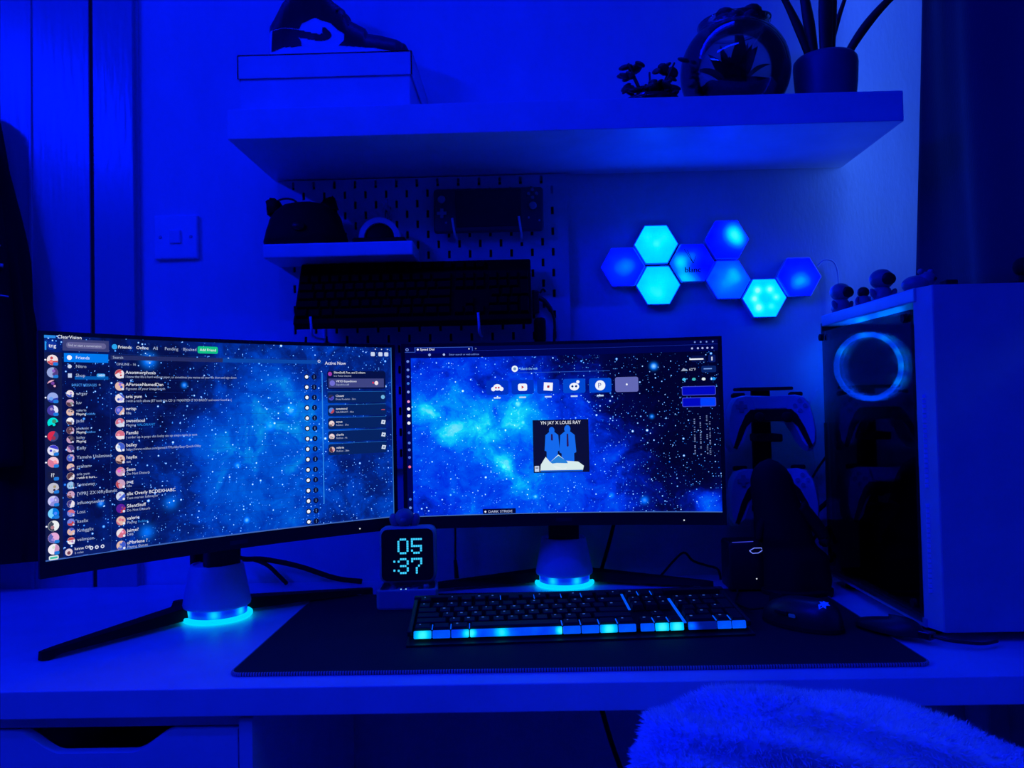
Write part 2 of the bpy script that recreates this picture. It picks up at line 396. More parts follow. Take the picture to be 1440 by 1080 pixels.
# handheld console
hc = thing('handheld_console', 'dark handheld game console resting on two pegboard hooks', 'game console', (-0.0645, PF - 0.026, 1.4005), rot=(math.radians(-4), 0, 0))
bb = B(); bb.box((0, 0, 0.042), (0.208, 0.014, 0.086), bev=0.0065, seg=3)
bb.done('body', mat('console_shell', (0.06, 0.06, 0.07), 0.5), hc, 'auto')
B().box((0, -0.0075, 0.044), (0.124, 0.0015, 0.071), bev=0.0006).done('screen', mat('console_screen', (0.02, 0.02, 0.03), 0.2), hc)
for x, z in ((-0.088, 0.062), (0.084, 0.046)):
    p = B().lathe([(0.0, 0.0125), (0.006, 0.0125), (0.0075, 0.011), (0.0065, 0.009), (0.004, 0.006), (0.004, 0.0)], (x, 0, z), 20, 'Y').done('thumb_stick', M_greyw, hc, True)
def plus(x, z, r, w): return [(x - r, z - w), (x - w, z - w), (x - w, z - r), (x + w, z - r), (x + w, z - w), (x + r, z - w), (x + r, z + w), (x + w, z + w), (x + w, z + r), (x - w, z + r), (x - w, z + w), (x - r, z + w)]
B().prism(plus(-0.088, 0.036, 0.009, 0.003), -0.0095, -0.006).done('direction_pad', M_greyw, hc)
for dx, dz in ((-0.0075, 0), (0.0075, 0), (0, 0.0075), (0, -0.0075)): B().cone((0.084 + dx, -0.006, 0.070 + dz), (0.084 + dx, -0.0095, 0.070 + dz), 0.0033, 0.003, 12).done('button', M_greyw, hc)
for x, z in ((-0.080, 0.018), (0.076, 0.024), (0.096, 0.018)): B().cone((x, -0.006, z), (x, -0.0085, z), 0.0022, 0.002, 10).done('button', M_greyw, hc)
for i, x in enumerate((-0.128, -0.0035)):
    h = B(); h.tube([(x, PF + 0.003, 1.394), (x, PF - 0.03, 1.392), (x, PF - 0.043, 1.396), (x - 0.002, PF - 0.047, 1.410), (x - 0.004, PF - 0.047, 1.424)], 0.0022)
    h.box((x, PF - 0.001, 1.400), (0.005, 0.004, 0.03))
    tag(h.done('peg_hook', M_white, smooth=True), ['pale hook under the console, the one nearer the arch ornament', 'pale hook under the console at the end away from the arch ornament'][i], 'hook')

# ------------------------------------------------------------------ keyboards
def key_layout(full=True):
    K = []
    def row(y, x, ws):
        for w_ in ws:
            if w_ < 0: x += -w_; continue
            K.append((x, y, w_, 1)); x += w_
    row(5.35, 0, [1, -1, 1, 1, 1, 1, -.5, 1, 1, 1, 1, -.5, 1, 1, 1, 1, -.25, 1, 1, 1])
    row(4, 0, [1] * 13 + [2, -.25, 1, 1, 1, -.25, 1, 1, 1, 1]); row(3, 0, [1.5] + [1] * 12 + [1.5, -.25, 1, 1, 1, -.25, 1, 1, 1])
    row(2, 0, [1.75] + [1] * 11 + [2.25, -3.75, 1, 1, 1] if full else []); row(1, 0, [2.25] + [1] * 10 + [2.75, -1.25, 1, -1.25, 1, 1, 1])
    row(0, 0, [1.25, 1.25, 1.25, 6.25, 1.25, 1.25, 1.25, 1.25, -.25, 1, 1, 1, -.25, 2, 1])
    K.append((21.5, 2, 1, 2)); K.append((21.5, 0, 1, 2)); return K
UW = 22.5
def key_mesh(w_, h_, pitch, km, hgt=0.0085):
    bb = B(); sx, sy = w_ * pitch - 0.0022, h_ * pitch - 0.0022
    t = bb.b; base = [(-sx / 2, -sy / 2), (sx / 2, -sy / 2), (sx / 2, sy / 2), (-sx / 2, sy / 2)]
    a = [t.verts.new((x, y, 0)) for x, y in base]
    k1x, k1y = sx / 2 - 0.0016, sy / 2 - 0.0016
    m_ = [t.verts.new((math.copysign(k1x, x), math.copysign(k1y, y), hgt * 0.9)) for x, y in base]
    c = [t.verts.new((math.copysign(k1x - 0.0008, x), math.copysign(k1y - 0.0008, y), hgt)) for x, y in base]
    for p, q in ((a, m_), (m_, c)):
        for i in range(4): t.faces.new((p[i], p[(i + 1) % 4], q[(i + 1) % 4], q[i]))
    t.faces.new(c); t.faces.new(a[::-1])
    me = bpy.data.meshes.new('keycap'); bmesh.ops.recalc_face_normals(t, faces=list(t.faces)); t.to_mesh(me); t.free(); me.materials.append(km); return me
def keys_on(parent, pitch, x0, y0, zf, tilt, km):
    cache = {}
    for (x, y, w_, h_) in key_layout():
        k = (w_, h_)
        if k not in cache: cache[k] = key_mesh(w_, h_, pitch, km)
        o = bpy.data.objects.new('key', cache[k]); COL.objects.link(o); o.parent = parent
        yy = y0 + (y + h_ / 2) * pitch
        o.location = (x0 + (x + w_ / 2) * pitch, yy, zf(yy)); o.rotation_euler = (tilt, 0, 0)
# lit keyboard on the mat
M_plate = em(0, 85, 255, 0.9, 'keyboard_backlight')
KL = 0.0207
kb = thing('backlit_keyboard', 'full-size black keyboard with cyan glowing front edge on the desk mat', 'keyboard', (0.0645, 1.215, T + 0.0046), math.radians(3.4))
tl = math.radians(6); L_ = UW * KL; y0 = -0.066
zf = lambda y: 0.0135 + (y - y0) * math.tan(tl)
bb = B(); hw = L_ / 2 + 0.009
prof = [(-0.080, 0.0), (0.078, 0.0), (0.078, zf(0.078) - 0.004), (y0 - 0.0025, zf(y0) - 0.010), (-0.080, 0.0025)]
t = bb.b; a = [t.verts.new((-hw, y, z)) for y, z in prof]; c = [t.verts.new((hw, y, z)) for y, z in prof]
t.faces.new(a); t.faces.new(c[::-1])
for i in range(5): t.faces.new((a[i], a[(i + 1) % 5], c[(i + 1) % 5], c[i]))
bb.done('case', M_black, kb)
B().box((0, y0 + 3.18 * KL, zf(y0 + 3.18 * KL) - 0.0022), (L_, 6.35 * KL, 0.0012), rot=(tl, 0, 0)).done('key_plate', M_matte, kb)
def slit(ux, v0, v1, wd, k=0.0):
    ya, yb2 = y0 + v0 * KL, y0 + v1 * KL; ym_ = (ya + yb2) / 2
    B().box((-L_ / 2 + ux * KL, ym_, zf(ym_) + k), (wd, yb2 - ya, 0.0012), rot=(tl, 0, 0)).done('backlight_slit', M_plate, kb)
slit(18.375, 0.1, 4.9, 0.0040, 0.003); slit(15.125, 3.0, 6.3, 0.0035, 0.002)
for ux in (1.25, 2.5, 3.75, 10, 11.25, 12.5, 13.75, 16.25, 17.25, 20.5, 21.5): slit(ux, 0.05, 0.9, 0.0014, 0.0055)
for ux in (6.0, 8.5, 10.5, 12.0, 16.25, 17.25): slit(ux, 5.5, 6.3, 0.0012, 0.0055)
b = B()
ym = y0 + 6.35 * KL
b.box((0, ym + 0.006, zf(ym) + 0.002), (2 * hw, 0.010, 0.010), rot=(tl, 0, 0), bev=0.002)
for s in (-1, 1): b.box((s * (hw - 0.004), y0 + 3.2 * KL, zf(y0 + 3.2 * KL)), (0.007, 6.4 * KL, 0.008), rot=(tl, 0, 0), bev=0.002)
b.done('rim', M_black, kb)
keys_on(kb, KL, -L_ / 2, y0, zf, tl, M_key)
# lit front skirt under each key of the front row
def segmat(name, spots, base):
    N = NT(name); b_ = N.bsdf(); b_.inputs['Base Color'].default_value = (0.05, 0.05, 0.06, 1); b_.inputs['Roughness'].default_value = 0.4
    tc = N.n('ShaderNodeTexCoord'); f = base
    nz = N.noise(tc.outputs['Object'], 60, 2)
    f = N.math('ADD', N.math('MULTIPLY', nz.outputs['Fac'], 0.25), base)
    for (c_x, r_, a_) in spots: f = N.math('ADD', f, N.gauss(tc.outputs['Object'], (c_x, 0, 0), r_, a_))
    N.l(N.ramp(f, [(0.0, rgb(0, 20, 120)), (0.25, rgb(0, 60, 240)), (0.5, rgb(0, 110, 255)), (0.8, rgb(0, 220, 255)), (1.0, rgb(60, 250, 255))]), b_.inputs['Emission Color'])
    b_.inputs['Emission Strength'].default_value = 1.0; return N.m
SEG = {'hot': segmat('skirt_hot', [(0, 0.012, 0.7)], 0.2), 'left': segmat('skirt_hot_side', [(0.010, 0.008, 0.7)], 0.15), 'plain': segmat('skirt_plain', [], 0.2), 'space': segmat('skirt_space', [(-0.020, 0.012, 0.65), (-0.062, 0.008, 0.8), (0.062, 0.008, 0.8)], 0.15), 'dim': segmat('skirt_dim', [(-0.016, 0.008, 0.6)], -0.15)}
front_row = [(0, 1.25, 'hot'), (1.25, 1.25, 'plain'), (2.5, 1.25, 'left'), (3.75, 6.25, 'space'), (10, 1.25, 'plain'), (11.25, 1.25, 'plain'), (12.5, 1.25, 'hot'), (13.75, 1.25, 'plain'), (15.25, 1, 'plain'), (16.25, 1, 'hot'), (17.25, 1, 'hot'), (18.5, 2, 'dim'), (20.5, 1, 'plain'), (21.5, 1, 'plain')]
for x, w_, k in front_row:
    bb = B(); ww = w_ * KL - 0.0014
    bb.box((0, 0, 0), (ww, 0.004, 0.0108), bev=0.001, seg=1)
    bb.done('lit_skirt', SEG[k], kb, loc=(-L_ / 2 + (x + w_ / 2) * KL, y0 - 0.0026, zf(y0) - 0.0002), rot=(-0.25, 0, 0))
bb = B()
for (x, y, w_, h_) in key_layout():
    if random.random() < 0.25: continue
    yy = y0 + (y + h_ * 0.62) * KL
    bb.box((-L_ / 2 + (x + min(w_, 1) * 0.42) * KL, yy, zf(yy) + 0.00875), (random.choice((0.002, 0.0035, 0.0028)), 0.0022, 0.0004), rot=(tl, 0, 0))
stuff(bb.done('key_legends', em(60, 110, 230, 0.55), kb))

# spare keyboard leaning on the pegboard hooks, underside to the room
sk = thing('spare_keyboard', 'unlit black keyboard stored tilted on the pegboard hooks under the ledge', 'keyboard', (-0.2035, 1.4815, 1.217), rot=(math.radians(62), 0, 0))
# local: x along, y from lower edge to upper edge, +z = key side (up and back)
bb = B(); bb.box((0, 0.068, 0.011), (0.432, 0.136, 0.020), bev=0.003); bb.done('case', M_pitch, sk)
sk_keys = 0.0189
keys_on(sk, sk_keys, -UW * sk_keys / 2, 0.010, lambda y: 0.021, 0.0, M_pitch)
for i, x in enumerate((-0.386, -0.083)):
    h = B(); h.tube([(x, PF + 0.003, 1.206), (x, PF - 0.06, 1.204), (x, PF - 0.092, 1.208), (x, PF - 0.098, 1.222), (x - 0.001, PF - 0.098, 1.240)], 0.0024)
    h.box((x, PF - 0.001, 1.212), (0.006, 0.004, 0.03))
    tag(h.done('peg_hook', M_white, smooth=True), ['pale hook holding the stored keyboard at its end below the cat ornament', 'pale hook holding the stored keyboard below the console'][i], 'hook')
# cable hung at the end of the stored keyboard
cb = thing('hung_cable', 'black cable with thick plug hanging beside the stored keyboard', 'cable', (0.02, PF - 0.012, 1.24))
B().box((0.001, 0, 0.027), (0.013, 0.016, 0.045), bev=0.003).done('plug', M_black, cb)
B().tube([(0.006, 0, 0.036), (0.018, -0.002, 0.028), (0.030, -0.002, 0.010), (0.036, 0, -0.01), (0.035, 0, -0.04), (0.032, 0, -0.10), (0.02, 0, -0.2)], lambda u: 0.0045 if u < 0.35 else 0.0026).done('wire', M_black, cb, True)
B().tube([(0.010, 0.002, 0.045), (0.016, 0.004, 0.052), (0.02, 0.008, 0.048)], 0.002).done('hook_clip', M_black, cb, True)
B().box((0.008, -0.004, -0.028), (0.022, 0.02, 0.05), bev=0.006).done('adapter', M_matte, cb)

# ------------------------------------------------------------------ wall switch plate
sp = thing('switch_plate', 'square white switch plate on the wall beside the door frame', 'switch', (-0.6766, D, 1.414))
B().box((0, -0.005, 0), (0.086, 0.010, 0.086), bev=0.003).done('plate', M_white, sp)
B().box((0, -0.0115, 0), (0.022, 0.006, 0.026), rot=(0.06, 0, 0), bev=0.0015).done('rocker', M_white, sp)
for s in (-1, 1): B().lathe([(0.0, 0.0115), (0.0025, 0.0115), (0.0035, 0.010), (0.0035, 0.009)], (s * 0.030, 0, 0), 14, 'Y').done('screw', M_greyw, sp)

# ------------------------------------------------------------------ hexagon light panels
def HEXK(N, b_, HK):
    src = b_.inputs['Emission Color'].links[0].from_socket
    N.l(N.vmath('MULTIPLY', src, (1 / HK, 1 / HK, 1.0)), b_.inputs['Emission Color']); b_.inputs['Emission Strength'].default_value = HK
def hexmat(name, spots, base, hk=9.0):
    N = NT(name); b_ = N.bsdf(); b_.inputs['Base Color'].default_value = (0.1, 0.1, 0.12, 1); b_.inputs['Roughness'].default_value = 0.4
    tc = N.n('ShaderNodeTexCoord')
    nz = N.noise(tc.outputs['Object'], 45, 2)
    f = N.math('ADD', N.math('MULTIPLY', N.math('SUBTRACT', nz.outputs['Fac'], 0.5), 0.10), base)
    for (x, z, r_, a_) in spots: f = N.math('ADD', f, N.gauss(tc.outputs['Object'], (x, -0.0215, z), r_, a_))
    N.l(N.ramp(f, [(0.0, rgb(0, 0, 235)), (0.2, rgb(0, 40, 250)), (0.4, rgb(0, 110, 255)), (0.6, rgb(0, 195, 255)), (0.75, rgb(0, 240, 255)), (0.9, rgb(60, 255, 255)), (1.0, rgb(150, 255, 255))]), b_.inputs['Emission Color'])
    HEXK(N, b_, hk); return N.m
HR = 0.0432
HEX = [
 ((0.1898, 1.3322), [(0.0, -0.002, 0.022, 0.30), (0.014, 0.002, 0.014, 0.12)], 0.05, 'dim blue hexagon light at the left end of the cluster'),
 ((0.2543, 1.3740), [(0, 0, 0.03, 0.13), (0, 0, 0.007, 0.12), (-.018, 0.016, 0.014, 0.08), (.018, 0.016, 0.014, 0.08)], 0.60, 'bright cyan hexagon light, upper of the two touching bright ones'),
 ((0.2563, 1.2952), [(0, 0, 0.03, 0.14), (0, -0.018, 0.012, 0.10), (-.016, -0.012, 0.012, 0.06)], 0.60, 'bright cyan hexagon light, lower of the two touching bright ones'),
 ((0.3226, 1.3370), [(-0.024, 0.003, 0.017, 0.62), (-0.018, -0.030, 0.020, 0.55), (0.004, -0.036, 0.016, 0.25), (0.0, 0.012, 0.012, 0.25)], 0.02, 'hexagon light panel with black lettering, half blue and half cyan'),
 ((0.3895, 1.3800), [(0.012, 0.014, 0.018, 0.62), (0.022, -0.004, 0.016, 0.45), (0.004, 0.0, 0.02, 0.15)], 0.02, 'highest hexagon light, cyan on one side and blue on the other'),
 ((0.3896, 1.3028), [(0.004, 0.0, 0.022, 0.25), (0.010, 0.016, 0.011, 0.12), (0.018, 0.002, 0.010, 0.10), (-0.012, -0.016, 0.012, 0.08)], 0.24, 'azure hexagon light directly under the highest panel'),
 ((0.4575, 1.2659), [(-0.020, -0.001, 0.008, 0.35), (-0.013, 0.015, 0.008, 0.38), (0.010, 0.016, 0.008, 0.35), (0.021, 0.001, 0.007, 0.30), (-0.012, -0.018, 0.009, 0.40), (0.012, -0.016, 0.007, 0.22)], 0.66, 'lowest hexagon light, bright cyan with whitish spots'),
 ((0.5245, 1.3048), [(0.0, -0.004, 0.017, 0.34), (-0.008, -0.016, 0.013, 0.2), (0.014, -0.010, 0.013, 0.18)], 0.04, 'dim blue hexagon light nearest the computer case')]
def hexpts(r): return [(r * math.cos(k * PI / 3), r * math.sin(k * PI / 3)) for k in range(6)]
def text_mesh(s, size=1.0):
    cu = bpy.data.curves.new('tmp_text', 'FONT'); cu.body = s; cu.size = size; cu.resolution_u = 2
    o = bpy.data.objects.new('tmp_text', cu); COL.objects.link(o)
    dg = bpy.context.evaluated_depsgraph_get(); dg.update(); me = bpy.data.meshes.new_from_object(o.evaluated_get(dg))
    vs_ = [v.co.copy() for v in me.vertices]; fs = [tuple(p.vertices) for p in me.polygons]
    bpy.data.objects.remove(o); bpy.data.curves.remove(cu); bpy.data.meshes.remove(me)
    return vs_, fs
for i, ((x, z), spots, base, label) in enumerate(HEX):
    h = thing('hexagon_light', label, 'wall light', (x, D - 0.0005, z), group='hexagon light panels on the wall')
    bb = B(); bb.prism(hexpts(HR), -0.018, 0.0); bmesh.ops.bevel(bb.b, geom=[e for e in bb.b.edges], offset=0.0015, segments=1, affect='EDGES'); bb.done('housing', M_white, h)
    bb = B()
    tt = bb.b; ring = hexpts(HR - 0.0022); f0 = [tt.verts.new((p[0], -0.0185, p[1])) for p in ring]; f1 = [tt.verts.new((p[0] * 0.965, -0.0215, p[1] * 0.965)) for p in ring]
    tt.faces.new(f1)
    for k in range(6): tt.faces.new((f0[k], f0[(k + 1) % 6], f1[(k + 1) % 6], f1[k]))
    df = bb.done('diffuser', hexmat('hexagon_glow_%d' % i, [(a_, c_2, r_, q_) for a_, c_2, r_, q_ in spots], base, 1.3 if i == 3 else 15.0), h)
    if i == 3:
        vs_, fs = text_mesh('blanc', 0.0150); n0 = len(vs_)
        vs_ = vs_ + [v + Vector((0.00055, 0.0001, 0)) for v in vs_]; fs = fs + [tuple(q + n0 for q in f_) for f_ in fs]
        me = bpy.data.meshes.new('lettering'); me.from_pydata([(v.x - 0.0165, -0.0228, v.y - 0.0190) for v in vs_], [], fs); me.materials.append(M_gap)
        lo = bpy.data.objects.new('lettering', me); COL.objects.link(lo); lo.parent = df
        bb = B()
        for p, q in (((-0.016, 0.026), (0.001, -0.002)), ((0.001, -0.002), (0.006, 0.012)), ((-0.010, 0.024), (0.001, -0.002))): bb.tube([(p[0], -0.0220, p[1]), (q[0], -0.0220, q[1])], 0.0006, 4, 0)
        bb.done('line_mark', M_gap, df)
hx = B(); hx.tube([(0.562, D - 0.01, 1.325), (0.575, D - 0.012, 1.337), (0.592, D - 0.012, 1.334), (0.600, D - 0.012, 1.315), (0.601, D - 0.012, 1.28), (0.60, D - 0.012, 1.20), (0.60, D - 0.012, 0.80)], 0.0016)
tag(hx.done('light_cable', M_white, smooth=True), 'thin pale cable looping from the end hexagon light down behind the case', 'cable')

# ------------------------------------------------------------------ shoe box and shoe on the shelf
sbx = thing('shoe_box', 'white lidded shoe box at the left end of the floating shelf', 'box', (-0.329, 1.468, ST))
B().box((0, 0, 0.050), (0.288, 0.212, 0.100), bev=0.001).done('body', M_card, sbx)
bb = B(); lw, ldp, lh = 0.296, 0.220, 0.040; z1 = 0.106
bb.box((0, 0, z1 - 0.001), (lw, ldp, 0.002))
for s in (-1, 1): bb.box((s * (lw / 2 - 0.001), 0, z1 - lh / 2), (0.002, ldp, lh)); bb.box((0, s * (ldp / 2 - 0.001), z1 - lh / 2), (lw, 0.002, lh))
bb.done('lid', M_card, sbx)
BZ = ST + z1
def zx(p): return (-0.4617 + p[0] * 0.0001876 + 0.330, 1.8124 - p[1] * 0.0001862 - 0.00000564 * p[0] - BZ)
P_heel = [zx(p) for p in [(60, 245), (200, 243), (330, 262), (545, 315), (570, 300), (565, 245), (590, 238), (640, 290), (657, 320), (640, 360), (590, 380), (520, 375), (330, 335), (355, 385), (366, 432), (200, 434), (60, 470)]]
P_collar = [zx(p) for p in [(-150, 232), (-150, -500), (1500, -500), (1500, 492), (1200, 472), (1000, 457), (728, 437), (780, 380), (782, 310), (720, 270), (640, 190), (560, 165), (490, 130), (360, 195), (335, 250), (200, 232)]]
def inside(p, poly):
    x, y = p; r = False; n = len(poly)
    for i in range(n):
        x1, y1_ = poly[i]; x2, y2_ = poly[(i + 1) % n]
        if (y1_ > y) != (y2_ > y) and x < (x2 - x1) * (y - y1_) / (y2_ - y1_) + x1: r = not r
    return r
def interp(x, tab):
    if x <= tab[0][0]: return tab[0][1]
    for (a, b_), (c, d) in zip(tab, tab[1:]):
        if x <= c: return b_ + (d - b_) * (x - a) / (c - a)
    return tab[-1][1]
def zx2(p):
    q = zx(p); X_ = q[0] - 0.330; return (X_ * 1.0276 + 0.330, 1.0717 + (q[1] + BZ - 1.0717) * 1.0276 - BZ)
xh = zx2((75, 400))[0]; xt = zx2((1400, 480))[0]
top_tab = [(xh, zx2((90, 250))[1]), (zx2((120, 235))[0], zx2((120, 190))[1]), (zx2((200, 100))[0], zx2((0, 40))[1]), (zx2((290, 30))[0], zx2((0, -60))[1]), (zx2((400, 0))[0], zx2((0, -120))[1]), (zx2((600, 0))[0], zx2((0, -60))[1]), (zx2((700, 0))[0], zx2((0, 50))[1]), (zx2((800, 0))[0], zx2((0, 130))[1]), (zx2((850, 0))[0], zx2((0, 235))[1]), (zx2((1000, 0))[0], zx2((0, 320))[1]), (zx2((1025, 0))[0], zx2((0, 372))[1]), (zx2((1150, 0))[0], zx2((0, 395))[1]), (zx2((1300, 0))[0], zx2((0, 435))[1]), (xt - 0.004, zx2((0, 480))[1]), (xt, zx2((0, 520))[1])]
wid_tab = [(xh, 0.012), (xh + 0.006, 0.026), (xh + 0.03, 0.033), (xh + 0.09, 0.035), (xh + 0.15, 0.042), (xh + 0.20, 0.045), (xt - 0.02, 0.036), (xt - 0.005, 0.02), (xt, 0.006)]
shoe = thing('sneaker', 'black and white high-top sneaker standing on the shoe box', 'shoe', (-0.330, 1.490, BZ), group=None)
def shoe_upper():
    parts = {'white': B(), 'black': B(), 'swoosh': B()}; z0 = 0.022; nx, nt = 300, 240
    def pt(i, j):
        u = i / nx; x = xh + (xt - xh) * (0.5 - 0.5 * math.cos(PI * u)) if False else xh + (xt - xh) * u
        a = PI * j / nt; zt = max(interp(x, top_tab), z0 + 0.004); wd = interp(x, wid_tab)
        e = 0.62
        cy = math.cos(a); sz = math.sin(a)
        narrow = 1 - 0.42 * max(0, sz) ** 2 * (1 if zt > 0.07 else 0.6)
        return (x, -wd * math.copysign(abs(cy) ** e, cy) * narrow, z0 + (zt - z0) * abs(sz) ** 0.85)
    for i in range(nx):
        for j in range(nt):
            q = [pt(i, j), pt(i + 1, j), pt(i + 1, j + 1), pt(i, j + 1)]
            cx = sum(p[0] for p in q) / 4; cz = sum(p[2] for p in q) / 4
            k = 'swoosh' if inside((cx, cz), P_heel) else 'black' if inside((cx, cz), P_collar) else 'white'
            off = {'white': 0, 'black': 0.0008, 'swoosh': 0.0012}[k]
            t_ = parts[k].b; t_.faces.new([t_.verts.new((p[0], p[1] + (-off if p[1] < 0 else off), p[2])) for p in q])
    for k, (nm, m_) in {'white': ('quarter_panel', M_leather), 'black': ('collar_and_toe_overlay', M_patent), 'swoosh': ('swoosh_and_heel_panel', M_patent)}.items():
        bmesh.ops.remove_doubles(parts[k].b, verts=list(parts[k].b.verts), dist=1e-5); parts[k].done(nm, m_, shoe, True)
shoe_upper()
bb = B(); sol = []
for k in range(48):
    a = 2 * PI * k / 48; u = 0.5 + 0.5 * math.cos(a); x = xh - 0.003 + (xt - xh + 0.008) * u
    sol.append((x, math.copysign(max(interp(x, wid_tab), 0.006) + 0.003, math.sin(a)) if abs(math.sin(a)) > 1e-6 else 0.0))
bb.prism(sol, 0.0, 0.026, 'XY'); bmesh.ops.bevel(bb.b, geom=list(bb.b.edges), offset=0.002, segments=1, affect='EDGES'); bb.done('sole', M_leather, shoe)
for k in range(5):
    p = zx2((760 + k * 55, 130 + k * 45)); zt = interp(p[0], top_tab) - 0.008
    bb = B(); bb.tube([(p[0] - 0.004, -0.022, zt - 0.006), (p[0], -0.010, zt + 0.003), (p[0] + 0.003, 0.010, zt + 0.003), (p[0], 0.022, zt - 0.006)], 0.0022); bb.done('lace', M_gblack, shoe, True)
bb = B(); p = zx2((985, 325)); bb.ball((p[0], -0.004, p[1] - 0.002), (0.007, 0.012, 0.006)); bb.done('lace_bow', M_gblack, shoe, True)

# ------------------------------------------------------------------ plants and glass globe on the shelf
def leaf_mesh(L, w, bend=0.3, n=8, thick=0.0012, tip=1.2):
    bb = B(); t_ = bb.b; rows = []
    for i in range(n + 1):
        u = i / n; ww = w * (math.sin(PI * min(1, 0.12 + 0.88 * u)) ** 0.7 if tip < 1 else (1 - u) ** 0.8 * (0.55 + 0.45 * min(1, u * 5)))
        a = bend * u; x = L * (math.sin(a) / bend if abs(bend) > 1e-3 else u) * 0 + L * u * math.cos(a * 0.5); z = L * u * math.sin(a * 0.5)
        rows.append([t_.verts.new((x, -ww / 2, z + ww * 0.18)), t_.verts.new((x, 0, z - thick)), t_.verts.new((x, ww / 2, z + ww * 0.18)), t_.verts.new((x, 0, z + thick))])
    for a, c in zip(rows, rows[1:]):
        for k in range(4): t_.faces.new((a[k], a[(k + 1) % 4], c[(k + 1) % 4], c[k]))
    return bb
# potted plant with long blades
pp = thing('potted_plant', 'potted plant with long pointed blade leaves at the right end of the shelf', 'plant', (0.545, 1.45, ST))
bb = B(); bb.lathe([(0.0, 0.001), (0.040, 0.001), (0.044, 0.003), (0.048, 0.02), (0.053, 0.06), (0.055, 0.095), (0.054, 0.104), (0.050, 0.109), (0.045, 0.106), (0.045, 0.095), (0.0, 0.094)], seg=48); bb.done('pot', M_pot, pp, True)
bb = B()
for k in range(70):
    a, r_ = random.random() * 6.28, 0.044 * math.sqrt(random.random()); bb.ball((r_ * math.cos(a), r_ * math.sin(a), 0.102 + 0.006 * random.random()), 0.004 + 0.003 * random.random(), 6, 4)
stuff(bb.done('pebbles', M_dkblue, pp, True))
# (base x, base y, dir angle in xz plane from vertical, length, width, bend)
for bx, by, tx, ty, ln, wd in ((-0.030, -0.012, -0.36, -0.05, 0.20, 0.017), (-0.018, 0.0, -0.10, 0.05, 0.26, 0.022), (-0.002, -0.008, 0.03, 0.0, 0.30, 0.026), (0.012, 0.008, 0.10, 0.1, 0.27, 0.020), (0.008, 0.014, 0.30, 0.12, 0.24, 0.010), (0.030, 0.0, 0.62, -0.05, 0.24, 0.014), (-0.01, 0.02, -0.2, 0.3, 0.22, 0.018)):
    def lf(u, v, bx=bx, by=by, tx=tx, ty=ty, ln=ln, wd=wd):
        s = u * ln; ang = tx * (0.75 + 0.5 * u); w_ = wd * ((1 - u) ** 0.7 * (0.7 + 0.6 * min(1, 3 * u)))
        a = (v - 0.5) * 2
        return (bx + s * math.sin(ang) + a * w_ / 2 * math.cos(ang), by + s * math.sin(ty) - 0.004 * (1 - a * a), 0.098 + s * math.cos(ang) - a * w_ / 2 * math.sin(ang))
    bb = B().grid(lf, 16, 6); o = bb.done('leaf', M_leaf, pp, True)
    md = o.modifiers.new('thickness', 'SOLIDIFY'); md.thickness = 0.0018
# succulent
su = thing('small_succulent', 'small leafy succulent plant in a low dish left of the glass globe', 'plant', (0.230, 1.42, ST)); su.scale = (1.15, 1.1, 1.12)
bb = B(); bb.lathe([(0, 0.001), (0.03, 0.001), (0.036, 0.006), (0.041, 0.022), (0.041, 0.028), (0.037, 0.026), (0.0, 0.024)], seg=32); bb.done('dish', M_gblack, su, True)
lfm = None
for k in range(64):
    a = random.uniform(0, 2 * PI); r_ = random.uniform(0.0, 0.038); hh = random.uniform(0.028, 0.052)
    if k > 44: a = random.choice((-0.2, 0.5, 2.6, 3.4, 1.5)) + random.uniform(-.3, .3); r_ = random.uniform(0.012, 0.045); hh = random.uniform(0.045, 0.090)
    if lfm is None:
        o = B().ball((0, 0, 0), (0.011, 0.009, 0.004), 10, 6).done('leaf', M_leaf, su, True); lfm = o
    else: o = copy_of(lfm, su)
    o.location = (r_ * math.cos(a) * 1.15, r_ * math.sin(a) * 0.8, hh); o.rotation_euler = (random.uniform(-.7, .7), random.uniform(-.9, .9), random.uniform(0, 6)); s = random.uniform(0.7, 1.2); o.scale = (s, s, s)
for k in range(5):
    a = (-0.2, 0.5, 2.6, 3.4, 1.5)[k]; B().tube([(0.01 * math.cos(a), 0.01 * math.sin(a), 0.022), (0.02 * math.cos(a), 0.018 * math.sin(a), 0.05), (0.036 * math.cos(a), 0.03 * math.sin(a), 0.085)], 0.0016, 6).done('stem', M_leaf, su, True)
# glass globe terrarium
gb = thing('glass_terrarium', 'round clear glass globe terrarium with dark plants inside on the shelf', 'terrarium', (0.385, 1.452, ST))
R_ = 0.096; zc = 0.090
outer = [(0.0, 0.001), (0.030, 0.001)] + [(R_ * math.cos(a), zc + R_ * math.sin(a)) for a in [math.radians(t_) for t_ in range(-68, 53, 6)]] + [(0.060, 0.170), (0.064, 0.176)]
inner = [(0.0615, 0.176), (0.0575, 0.169)] + [((R_ - 0.0025) * math.cos(a), zc + (R_ - 0.0025) * math.sin(a)) for a in [math.radians(t_) for t_ in range(52, -69, -6)]] + [(0.0, 0.004)]
bb = B(); bb.lathe(outer + inner, seg=64); bb.done('globe', thin_glass('clear_glass', (0.84, 0.84, 0.88), 0.9, 0.01, 0.01), gb, True)
bb = B(); bb.lathe([(0, 0.006), (0.045, 0.008), (0.070, 0.028), (0.082, 0.050), (0.05, 0.058), (0.0, 0.062)], seg=40); bb.done('soil', M_soil, gb, True)
